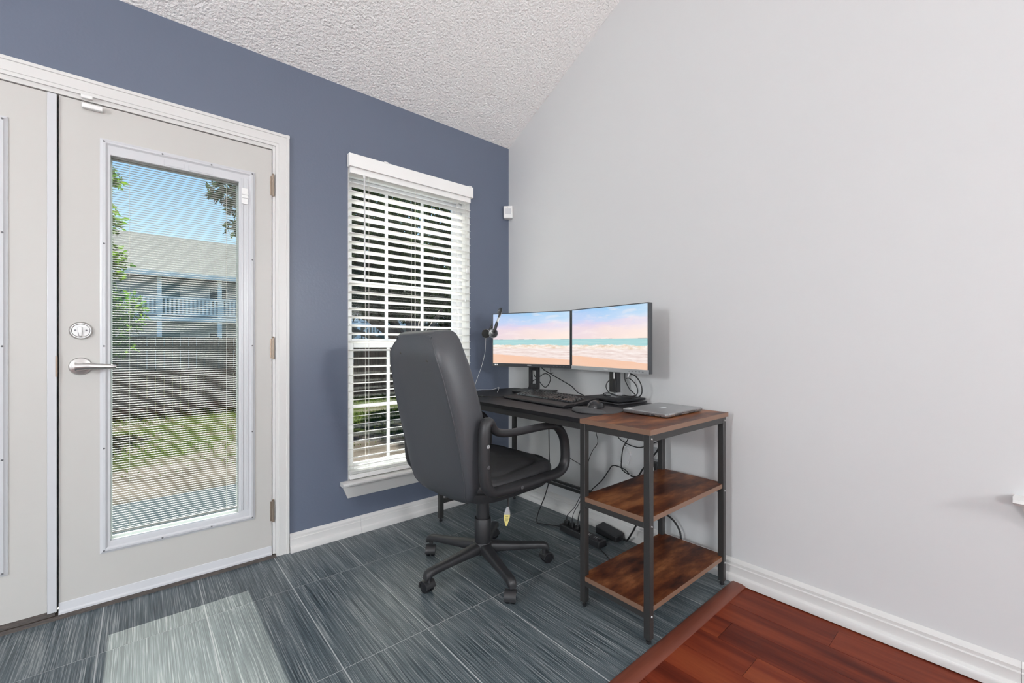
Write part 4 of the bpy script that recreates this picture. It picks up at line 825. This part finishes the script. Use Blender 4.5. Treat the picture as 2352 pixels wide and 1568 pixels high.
for s_ in ss:
    zc_ = 0.388 + (1.096 - 0.388) * s_; xr = smooth_tab(XR, s_); t_ = smooth_tab(HT, s_); w_ = smooth_tab(HW, s_)
    def pt(u, v, xr=xr, t_=t_, w_=w_, zc_=zc_):
        bul = 0.009 * (1 - v * v) if u < 0 else 0.022 * (1 - v * v)
        return Vector((xr + t_ + t_ * u + (-bul if u < 0 else bul), w_ * v * (1.0 + 0.05 * u if u < 0 else 1.0 - 0.05 * u), zc_ + 0.030 * u * (t_ / 0.06)))
    rings.append(sring(N_, pt, 6.5))
    if 0.02 < s_ < 0.999:
        for sg, kk in ((1, 24), (-1, 40)): pipe[sg].append(rings[-1][kk] + Vector((0.0005, -0.0008 * sg, 0)))
back = MB().loft(rings).build('backrest', m_leather, ch, smooth=True, angle=75)
MB().tube(spline(pipe[-1] + list(reversed(pipe[1])), 2), 0.0030, 6).build('piping', m_leather, back, smooth=True, angle=75)
for s_, v_ in ((0.925, 0.35), (0.885, -0.62)):
    zc_ = 0.388 + 0.708 * s_; xr = smooth_tab(XR, s_); w_ = smooth_tab(HW, s_)
    MB().obox((xr - 0.0086 * (1 - v_ * v_), w_ * v_ * 0.95, zc_ - 0.030), (0.0006, 0, 0), (0, 0.0055, 0.002), (0, -0.001, 0.0024)).build('nick', m_ink, back)
# arms
apath = [(-0.205, 0.742), (-0.224, 0.715), (-0.228, 0.62), (-0.222, 0.52), (-0.200, 0.474), (-0.150, 0.458), (0.0, 0.455), (0.17, 0.455), (0.235, 0.462), (0.268, 0.488), (0.276, 0.535), (0.268, 0.600), (0.240, 0.648), (0.195, 0.676), (0.12, 0.684), (0.0, 0.684), (-0.10, 0.686), (-0.165, 0.702)]
for sg in (-1, 1):
    y = 0.272 * sg
    p_ = spline([(x, y, z) for x, z in apath], 6, closed=True); rr = []
    for q_ in p_:
        rr.append(0.0165 if q_.z > 0.66 and q_.x > -0.19 else 0.0225 if q_.x < -0.17 else 0.0220 if q_.z < 0.50 else 0.0205)
    for _ in range(4): rr = [(rr[k - 1] + rr[k] * 2 + rr[(k + 1) % len(rr)]) / 4 for k in range(len(rr))]
    ar = MB().tube(p_, rr, 12, closed=True, sx=1.15, up0=(1, 0, 0)).build('armrest', m_black, ch, smooth=True, angle=60)
    for bx, bz in ((-0.228, 0.655), (-0.226, 0.575), (-0.04, 0.456)):
        MB().lathe([(0.0075, 0.0), (0.0075, 0.0025), (0.003, 0.003), (0.0025, 0.001), (0.0001, 0.001)], (bx, y + 0.0245 * sg, bz), (0, sg, 0), 12).build('arm_bolt', m_screw if bz < 0.6 else m_bezels, ar, smooth=True)
    MB().box(-0.06, min(y, y - 0.05 * sg), 0.425, 0.12, max(y, y - 0.05 * sg), 0.452).build('arm_bracket', m_black, ch, bevel=0.004)
# lever with its yellow tag
lv = MB().tube(spline([wl2((-0.785, -0.80, 0.378)), wl2((-0.775, -0.88, 0.374)), wl2((-0.770, -0.905, 0.366)), wl2((-0.769, -0.908, 0.335)), wl2((-0.772, -0.909, 0.315))], 6), 0.0038, 8).build('height_lever', m_black, ch, smooth=True)
tg = []
for k in range(13):
    s_ = k / 12; z_ = 0.322 - 0.082 * s_; hw = 0.004 + 0.0105 * math.sin(PI * min(1, 0.10 + 0.85 * s_)) ** 1.6 if k < 12 else 0.004
    tg.append((z_, hw))
vd = Vector((0.759, -0.651, 0)); base_ = wl2((-0.772, -0.909, 0)); vd = Matrix.Rotation(-PHI, 3, 'Z') @ vd; nv = Vector((-vd.y, vd.x, 0)) * -1
pad_ = MB(); rg = []
for z_, hw in tg: rg.append([base_ + vd * (hw * math.cos(2 * PI * j / 14)) + nv * (0.0042 * math.sin(2 * PI * j / 14)) + Vector((-0.010 * (0.322 - z_) / 0.08, 0, z_)) for j in range(14)])
pad_.loft(rg).build('paddle', m_bezels, lv, smooth=True, angle=70)
rg = []
tagp = [(-1, 0.0)]
vcam = Matrix.Rotation(-PHI, 3, 'Z') @ Vector((-0.641, -0.767, 0))
poly = []
tsh = lambda z_: Vector((-0.010 * (0.322 - z_) / 0.08, 0, z_))
for k in range(5, 13): z_, hw = tg[k]; poly.append(base_ + vd * (hw * 0.9) + vcam * 0.0045 + tsh(z_))
for k in range(12, 4, -1): z_, hw = tg[k]; poly.append(base_ - vd * (hw * 0.9) + vcam * 0.0045 + tsh(z_))
tag_ = MB().prism(poly, vcam * 0.0006).build('yellow_tag', m_yellow, lv)
for k, (z_, hw) in enumerate(((0.279, 0.006), (0.270, 0.008), (0.262, 0.006))):
    c_ = base_ + vcam * 0.0054 + Vector((-0.010 * (0.322 - z_) / 0.08, 0, z_)); MB().obox(c_, vd * hw, vcam * 0.0002, Vector((0, 0, 0.0008))).build('tag_print', m_ink, lv)

# ------------------------------------------------------------------ sockets and leads under the desk
ps = empty('power_strip', (-0.205, -0.860, 0), math.radians(-90 - 3), label='black power strip full of plugs on the floor under the desk', cat='power strip')
MB().box(-0.145, -0.030, 0.0, 0.145, 0.030, 0.036).build('housing', m_black, ps, bevel=0.004)
for k in range(6):
    x = -0.115 + k * 0.042
    if k in (4, 5):
        for dx in (-0.006, 0.006): MB().box(x + dx - 0.0012, -0.006, 0.0355, x + dx + 0.0012, 0.008, 0.0366).build('slot', m_plast, ps)
    else:
        pl = MB().box(x - 0.013, -0.013, 0.036, x + 0.013, 0.013, 0.058); pl = pl.build('plug', m_cable, ps, bevel=0.004)
        MB().lathe([(0.007, 0.0), (0.0035, 0.022)], (x, 0, 0.058), (0, 0, 1), 10).build('strain_relief', m_cable, pl, smooth=True)
MB().box(0.118, -0.012, 0.0358, 0.134, 0.012, 0.040).build('switch', m_blackg, ps, bevel=0.002)
pb = empty('power_brick', (-0.075, -0.945, 0.0), math.radians(-96), label='black laptop power brick leaning on the power strip', cat='power adapter')
MB().loft([[(-0.075, -0.032, 0.0), (0.075, -0.032, 0.0), (0.075, 0.028, 0.0), (-0.075, 0.028, 0.0)], [(-0.075, -0.034, 0.040), (0.075, -0.034, 0.030), (0.075, 0.030, 0.040), (-0.075, 0.030, 0.050)]]).build('brick_body', m_black, pb, bevel=0.004)
MB().tube([(0.074, 0, 0.018), (0.100, 0, 0.016)], 0.0055, 8).build('strain_relief', m_cable, pb, smooth=True)
cable('black_cable', [(-0.05, -0.522, 0.73), (-0.05, -0.537, 0.60), (-0.05, -0.524, 0.535), (-0.05, -0.556, 0.482), (-0.05, -0.593, 0.401), (-0.05, -0.636, 0.361), (-0.05, -0.723, 0.336), (-0.055, -0.757, 0.300), (-0.06, -0.768, 0.24), (-0.075, -0.735, 0.16), (-0.10, -0.715, 0.10), (-0.15, -0.728, 0.090), (-0.198, -0.741, 0.080)], 0.0020, 'thin black lead sagging from the desk beside the chair arm')
cable('black_cable', [(-0.06, -0.83, 0.73), (-0.06, -0.837, 0.567), (-0.06, -0.852, 0.496), (-0.06, -0.814, 0.439), (-0.06, -0.785, 0.372), (-0.06, -0.775, 0.288), (-0.07, -0.770, 0.212), (-0.10, -0.76, 0.15), (-0.17, -0.775, 0.11), (-0.201, -0.785, 0.080)], 0.0018, 'thin black lead bowing just behind the middle desk leg')
cable('black_cable', [(-0.05, -1.07, 0.73), (-0.05, -1.051, 0.562), (-0.045, -1.012, 0.493), (-0.04, -0.995, 0.389), (-0.045, -1.017, 0.365), (-0.05, -1.051, 0.359), (-0.055, -1.023, 0.381), (-0.055, -0.954, 0.385), (-0.055, -0.918, 0.343), (-0.055, -0.876, 0.284), (-0.060, -0.800, 0.205), (-0.09, -0.79, 0.15), (-0.17, -0.815, 0.12), (-0.203, -0.829, 0.080)], 0.0030, 'black lead with a loop hanging against the wall above the shelves')
cable('black_cable', [(-0.05, -0.95, 0.73), (-0.04, -0.964, 0.561), (-0.035, -1.022, 0.517), (-0.035, -1.088, 0.506), (-0.035, -1.131, 0.516), (-0.035, -1.182, 0.541), (-0.04, -1.24, 0.59), (-0.05, -1.25, 0.73)], 0.0026, 'black lead drooping in a curve under the brown desk end')
cable('black_cable', [(-0.20, -0.60, 0.73), (-0.20, -0.605, 0.45), (-0.20, -0.608, 0.278), (-0.22, -0.595, 0.170), (-0.255, -0.570, 0.062), (-0.265, -0.570, 0.012), (-0.250, -0.590, 0.004), (-0.219, -0.640, 0.004), (-0.200, -0.690, 0.008), (-0.202, -0.712, 0.015)], 0.0030, 'black lead dropping from the desk to the floor beside the chair')
cable('black_cable', [(-0.080, -1.045, 0.017), (-0.10, -1.075, 0.030), (-0.11, -1.115, 0.090), (-0.10, -1.15, 0.16), (-0.06, -1.19, 0.205), (-0.045, -1.25, 0.208), (-0.045, -1.30, 0.190), (-0.05, -1.335, 0.155), (-0.055, -1.346, 0.118), (-0.056, -1.345, 0.06), (-0.057, -1.335, 0.006)], 0.0048, 'thick black lead arching behind the desk shelves')
cable('black_cable', [(-0.245, -1.008, 0.006), (-0.26, -1.05, 0.004), (-0.30, -1.13, 0.004), (-0.30, -1.20, 0.004)], 0.0022, 'thin lead on the floor running under the lower shelf')
so = empty('wall_outlet', (-0.0005, -1.183, 0.452), label='grey wall socket plate half hidden by the desk leg', cat='outlet')
MB().box(-0.006, -0.037, -0.062, 0.0, 0.037, 0.066).build('plate', m_bezels, so, bevel=0.002)
for z in (-0.02, 0.022): MB().lathe([(0.017, 0.0), (0.016, -0.002)], (-0.006, 0, z), (1, 0, 0), 18).build('socket_face', m_plast, so)
ad = empty('plug_adapter', (-0.0085, -1.19, 0.420), label='black adapter with a white lead plugged in the wall socket', cat='plug')
MB().box(-0.036, -0.022, -0.032, 0.0, 0.022, 0.028).build('adapter_body', m_black, ad, bevel=0.003)
MB().tube(spline([(-0.03, 0.018, 0.025), (-0.045, 0.02, 0.045), (-0.05, 0.0, 0.03), (-0.05, -0.012, 0.0), (-0.045, -0.005, -0.03), (-0.04, 0.015, -0.05)], 6), 0.0028, 7).build('white_lead', m_plast, ad, smooth=True)
cable('stiff_cable', [(-0.04, -1.055, 0.350), (-0.04, -1.066, 0.348), (-0.04, -1.099, 0.356), (-0.04, -1.130, 0.403), (-0.045, -1.165, 0.445), (-0.045, -1.222, 0.526), (-0.045, -1.224, 0.560)], 0.0045, 'stiff black strap slanting up past the wall socket', n=5)
m_clear = M('clear_film', (0.85, 0.86, 0.87), 0.15, alpha=0.35)
bgm = MB(); f0 = [(-0.012, -0.985, 0.486), (-0.012, -1.010, 0.490), (-0.016, -1.036, 0.45), (-0.030, -1.030, 0.402), (-0.034, -0.995, 0.400), (-0.022, -0.972, 0.408)]
bgp = empty('plastic_sleeve', (-0.014, -1.0, 0.40), label='clear plastic sleeve pinned to the wall under the desk', cat='plastic bag')
bgm.prism([(x + 0.014, y + 1.0, z - 0.40) for x, y, z in f0], (0.010, 0, 0)); bgm.build('film', m_clear, bgp)
MB().lathe([(0.004, 0), (0.003, -0.004)], (0.004, -0.0, 0.097), (1, 0, 0), 8).build('pin', m_screw, bgp)

# ------------------------------------------------------------------ outdoors
m_lawn = M('lawn', (0.0175, 0.0218, 0.0087), 0.95, spec=0.0, var=(1.1, 8, [(0.36, (0.0437, 0.0371, 0.0306)), (0.47, (0.0350, 0.0316, 0.0218)), (0.56, (0.0131, 0.0186, 0.0048)), (0.75, (0.0186, 0.0262, 0.0066))]), bump=(30, 0.5, 0.03), stretch=(1, 1.6, 1))
m_dirt = M('pale_soil', (0.0416, 0.0354, 0.0290), 0.95, spec=0.0, var=(2.2, 8, [(0.38, (0.0270, 0.0229, 0.0186)), (0.56, (0.0499, 0.0426, 0.0364)), (0.75, (0.0624, 0.0550, 0.0489))]), bump=(25, 0.5, 0.03))
m_patio = M('shade_tinted_patio', (0.0232, 0.0285, 0.0330), 0.85, spec=0.0, var=(4, 6, [(0.3, (0.0179, 0.0232, 0.0276)), (0.7, (0.0285, 0.0338, 0.0375))]))  # bluish shade is put into the patio's colour
m_fence = M('weathered_fence', (0.08, 0.055, 0.04), 0.9, spec=0.0, var=(6, 5, [(0.3, (0.060, 0.042, 0.033)), (0.7, (0.135, 0.095, 0.075))]), stretch=(4, 4, 0.6), rnd=True)
m_siding = M('white_siding', (0.55, 0.56, 0.58), 0.7); m_bwhite = M('building_white', (0.84, 0.84, 0.84), 0.6); m_teal = M('teal_door', (0.06, 0.16, 0.19), 0.5); m_dark = M('dark_glass', (0.05, 0.055, 0.065), 0.1)
m_roof = M('pale_shingles', (0.17, 0.163, 0.152), 0.9, spec=0.0, var=(9, 5, [(0.3, (0.145, 0.139, 0.130)), (0.7, (0.205, 0.197, 0.185))]), stretch=(1, 3, 3))
m_bark = M('bark', (0.06, 0.048, 0.04), 0.9, bump=(12, 0.6, 0.02), var=(5, 5, [(0.3, (0.035, 0.028, 0.022)), (0.7, (0.10, 0.08, 0.065))]), stretch=(3, 3, 0.6))
m_leafA = leaf_mat('bright_leaf', (0.018, 0.060, 0.004), (0.070, 0.125, 0.007), 0.5); m_leafB = leaf_mat('dark_leaf', (0.010, 0.018, 0.009), (0.024, 0.040, 0.012), 0.35); m_blade = leaf_mat('grass_blade', (0.022, 0.040, 0.007), (0.058, 0.078, 0.017), 0.4)
gz = lambda y: -0.10 if y < 1.8 else -0.10 - 0.28 * min(1, (y - 1.8) / 7.0)
mb = MB(); xs_ = [-30 + 2 * k for k in range(36)]; ys_ = [3.1, 4, 5, 6, 7, 8, 8.8, 12, 20, 28, 40, 60]
mb.add([(x, y, gz(y)) for y in ys_ for x in xs_], [(j * len(xs_) + i, j * len(xs_) + i + 1, (j + 1) * len(xs_) + i + 1, (j + 1) * len(xs_) + i) for j in range(len(ys_) - 1) for i in range(len(xs_) - 1)])
obj_tag(mb.build('ground', m_lawn, smooth=True), kind='structure', label='patchy sunlit lawn in front of the fence')
mb = MB().prism([(-30, 0.14, -0.3), (-30, 0.14, -0.101), (-30, 1.8, -0.101), (-30, 3.1, gz(3.1)), (-30, 3.1, -0.5)], (70, 0, 0))
obj_tag(mb.build('bare_ground', m_dirt), kind='structure', label='strip of pale bare soil beside the patio')
obj_tag(MB().box(-7, 0.14, -0.2, -0.30, 1.78, -0.09).build('patio_slab', m_patio, bevel=0.01), kind='structure', label='concrete patio outside the door, tinted blue grey for shade')
mb = MB(); rnd = random.Random(3)
for k in range(26000):
    y = rnd.uniform(2.6, 9.2); x = rnd.uniform(-4.5 + (y - 2.6) * 0.1, 2.0 + (y - 2.6) * 0.65); h = rnd.uniform(0.03, 0.085) * (0.5 if y < 3.4 else 1)
    if y < 3.8 and rnd.random() < 0.75: continue
    if math.sin(x * 1.7 + 2.0 * math.sin(y * 1.3)) + math.sin(y * 2.6 + x * 0.4) < -0.25 and rnd.random() < 0.85: continue
    a = rnd.uniform(0, 6.28); z0_ = gz(y) - 0.005; dx, dy = math.cos(a) * 0.008, math.sin(a) * 0.008
    mb.v += [(x - dx, y - dy, z0_), (x + dx, y + dy, z0_), (x + rnd.uniform(-.03, .03), y + rnd.uniform(-.03, .03), z0_ + h)]; n = len(mb.v); mb.f.append((n - 3, n - 2, n - 1))
me = bpy.data.meshes.new('grass'); me.from_pydata(mb.v, [], mb.f); me.materials.append(m_blade); o = bpy.data.objects.new('grass', me); C.objects.link(o); obj_tag(o, 'short green grass growing in the yard before the fence', 'grass', kind='stuff')

# board fence
FY = 9.5; FZ = 1.22
fe = empty('wood_fence', (1.5, FY, -0.38), label='weathered brown board fence across the far end of the yard', cat='fence')
pk = [MB().box(-0.0655, -0.009, -0.05, 0.0655, 0.009, 1.58 + d).mesh('board', m_fence) for d in (0, 0.012, -0.015)]
k = 0; x = -7.0
while x < 9.5:
    if -5.2 < x < 5.6:
        o = bpy.data.objects.new('board', pk[(k * 7) % 3]); C.objects.link(o); o.parent = fe; o.location = (x, rnd.uniform(-0.004, 0.004), 0); o.rotation_euler = (0, 0, rnd.uniform(-0.01, 0.01))
    k += 1; x += 0.1405
for z in (0.25, 0.80, 1.35): MB().box(-5.3, 0.012, z - 0.045, 5.7, 0.05, z + 0.045).build('rail', m_fence, fe)
for k in range(5): MB().box(-4.7 + k * 2.4 - 0.045, 0.05, -0.1, -4.7 + k * 2.4 + 0.045, 0.14, 1.5).build('post', m_fence, fe)

# two-storey apartment row beyond the fence
BY = 28.5
ab = empty('apartment_building', (2.0, BY, -0.4), label='two storey white apartment row with a long balcony and pale roof', cat='building')
def ap(x, y, z): return (x - 2.0, y - BY, z + 0.4)
def abox(x0, y0, z0, x1, y1, z1): return MB().box(*ap(x0, y0, z0), *ap(x1, y1, z1))
BX0, BX1 = -12.0, 20.0
abox(BX0, BY + 1.9, -0.4, BX1, BY + 8, 5.0).build('wall', m_siding, ab)
mb = MB().prism([ap(BX0 - 0.4, BY - 0.3, 5.02), ap(BX0 - 0.4, BY + 4.5, 7.95), ap(BX0 - 0.4, BY + 9.3, 5.02), ap(BX0 - 0.4, BY + 9.3, 4.9), ap(BX0 - 0.4, BY - 0.3, 4.9)], (BX1 - BX0 + 0.8, 0, 0)); roof = mb.build('roof', m_roof, ab)
abox(BX0 - 0.4, BY - 0.36, 4.80, BX1 + 0.4, BY - 0.28, 5.06).build('fascia', m_bwhite, ab)
abox(BX0, BY - 0.05, 2.36, BX1, BY + 1.9, 2.58).build('balcony_floor', m_bwhite, ab)
PX = [-12 + 0.0] + [-1.22 + 2.79 * k for k in range(-3, 8)]
for x in PX:
    abox(x - 0.10, BY - 0.02, 2.58, x + 0.10, BY + 0.16, 4.85).build('post', m_bwhite, ab); abox(x - 0.11, BY, -0.4, x + 0.11, BY + 0.18, 2.36).build('post', m_bwhite, ab)
abox(BX0, BY, 3.62, BX1, BY + 0.10, 3.72).build('top_rail', m_bwhite, ab); abox(BX0, BY, 2.68, BX1, BY + 0.09, 2.76).build('bottom_rail', m_bwhite, ab)
bal = MB().box(-0.05, 0, 0, 0.05, 0.06, 0.92).mesh('baluster', m_bwhite); x = -5.5
while x < 12.5:
    o = bpy.data.objects.new('baluster', bal); C.objects.link(o); o.parent = ab; o.location = ap(x, BY + 0.02, 2.72); x += 0.19
for x in (-6.5, -1.1, 5.5, 12.0):
    for z in (2.58, -0.35): abox(x, BY + 1.85, z, x + 0.88, BY + 1.92, z + 2.12).build('door', m_teal, ab)
for x in (-4.0, 1.2, 3.2, 8.0, 9.3, 10.4):
    for z in (3.3, 0.55):
        f_ = abox(x, BY + 1.86, z, x + 1.0, BY + 1.92, z + 1.25).build('window', m_bwhite, ab)
        abox(x + 0.08, BY + 1.85, z + 0.08, x + 0.92, BY + 1.865, z + 1.17).build('pane', m_dark, f_)
# outside stair, seen low through the window
mb = MB(); mb.bar(ap(8.6, BY - 1.2, 0.0), ap(11.6, BY - 1.2, 2.45), 0.06, 0.28); mb.bar(ap(8.6, BY - 1.2, 0.95), ap(11.6, BY - 1.2, 3.40), 0.06, 0.09); mb.build('stair_stringer', m_bwhite, ab)
for k in range(14): x = 8.7 + k * 0.215; z = 0.05 + k * 0.175; abox(x - 0.04, BY - 1.23, z, x + 0.04, BY - 1.17, z + 0.95).build('stair_baluster', m_bwhite, ab); abox(x - 0.12, BY - 1.2, z + 0.05, x + 0.14, BY - 0.1, z + 0.09).build('stair_tread', m_bwhite, ab)

# trees
def leaves(clusters, n, size, seed, m, parent, org):
    r = random.Random(seed); vs = []; fs = []
    tot = sum(c[6] for c in clusters)
    for cx_, cy_, cz_, ax_, ay_, az_, wt in clusters:
        for k in range(int(n * wt / tot)):
            while True:
                u, v, w_ = r.uniform(-1, 1), r.uniform(-1, 1), r.uniform(-1, 1); d = u * u + v * v + w_ * w_
                if d < 1 and r.random() < 0.25 + 0.75 * d: break
            p = Vector((cx_ + ax_ * u, cy_ + ay_ * v, cz_ + az_ * w_)) - org
            t = Vector((r.gauss(0, 1), r.gauss(0, 1), r.gauss(-0.3, 0.7))).normalized(); s_ = t.orthogonal().normalized(); s_ = Matrix.Rotation(r.uniform(0, 6.28), 3, t) @ s_
            l = size * r.uniform(0.6, 1.25); wd = l * 0.24; nn = t.cross(s_) * (l * 0.07); i = len(vs)
            vs += [p, p + t * l * 0.45 + s_ * wd + nn, p + t * l, p + t * l * 0.45 - s_ * wd + nn]; fs += [(i, i + 1, i + 2), (i, i + 2, i + 3)]
    me = bpy.data.meshes.new('foliage'); me.from_pydata([tuple(v) for v in vs], [], fs); me.materials.append(m); o = bpy.data.objects.new('foliage', me); C.objects.link(o); o.parent = parent; o['kind'] = 'stuff'; return o
def tree(name, base, clusters, n, size, seed, m, label, tr, fork_z, cat='tree'):
    org = Vector(base); t = empty(name, base, label=label, cat=cat); r = random.Random(seed)
    fk = Vector((0, 0, fork_z)); MB().tube(spline([(0, 0, -0.2), (0.03, 0, fork_z * 0.4), fk, fk + Vector((0.05, 0, fork_z * 0.5))], 4), [tr * 1.25] + [tr] * 8 + [tr * 0.7] * 4, 10).build('trunk', m_bark, t, smooth=True)
    for c in clusters:
        e_ = Vector(c[:3]) - org; md = fk.lerp(e_, 0.5) + Vector((r.uniform(-.15, .15), r.uniform(-.15, .15), -0.12)); pts_ = spline([fk * r.uniform(0.8, 1.0), md, e_], 4)
        MB().tube(pts_, [tr * 0.5 * (1 - 0.85 * k / (len(pts_) - 1)) for k in range(len(pts_))], 6).build('branch', m_bark, t, smooth=True)
    leaves(clusters, n, size, seed, m, t, org); return t
tree('leafy_tree', (-3.5, 7.2, -0.3), [(-2.75, 7.0, 1.55, 0.85, 0.7, 0.50, 1.0), (-2.9, 7.0, 2.35, 0.72, 0.7, 0.55, 0.9), (-2.75, 7.0, 3.0, 0.50, 0.6, 0.40, 0.40), (-2.85, 7.0, 3.7, 0.62, 0.6, 0.30, 0.28), (-3.9, 7.2, 2.6, 0.9, 0.8, 1.0, 1.2), (-3.8, 7.2, 4.2, 0.9, 0.8, 0.8, 0.7), (-2.7, 6.9, 1.02, 0.62, 0.5, 0.22, 0.35)], 9500, 0.125, 11, m_leafA, 'bright green leafy tree beside the apartment row, seen through the door', 0.07, 0.9)
tree('shade_tree', (3.2, 7.6, -0.35), [(3.0, 7.6, 4.4, 1.9, 1.3, 1.6, 3.0), (1.7, 7.4, 3.4, 1.1, 1.0, 1.2, 1.8), (4.6, 7.5, 3.0, 1.5, 1.1, 1.25, 2.2), (2.8, 7.4, 2.5, 1.3, 0.9, 0.75, 1.6), (1.0, 7.2, 4.6, 0.9, 0.8, 0.8, 0.9), (4.8, 7.6, 5.2, 1.5, 1.1, 1.4, 1.8), (-0.72, 7.0, 3.82, 0.40, 0.3, 0.24, 0.22), (-0.45, 7.0, 3.55, 0.36, 0.3, 0.26, 0.20), (-0.62, 7.0, 3.18, 0.24, 0.25, 0.13, 0.07), (-0.36, 7.0, 2.2, 0.22, 0.25, 0.30, 0.10), (0.3, 7.1, 3.4, 0.7, 0.5, 0.7, 0.6), (1.75, 7.3, 2.15, 0.75, 0.6, 0.50, 1.1), (2.3, 7.3, 2.0, 0.8, 0.6, 0.40, 0.8), (1.5, 7.3, 2.75, 0.6, 0.6, 0.5, 0.8)], 28000, 0.135, 23, m_leafB, 'broad dark green tree that fills the window view', 0.17, 1.3)
tree('evergreen_tree', (8.0, 13.5, -0.4), [(7.0, 13.5, 4.5, 2.8, 1.5, 2.8, 2), (10.5, 13.5, 4.0, 2.8, 1.5, 2.8, 2), (4.6, 13.5, 5.5, 1.8, 1.2, 2.0, 1.1), (8.5, 13.2, 2.4, 3.0, 1.2, 1.3, 1.3)], 17000, 0.22, 31, m_leafB, 'dark evergreen standing beyond the fence behind the broad tree', 0.22, 1.8)
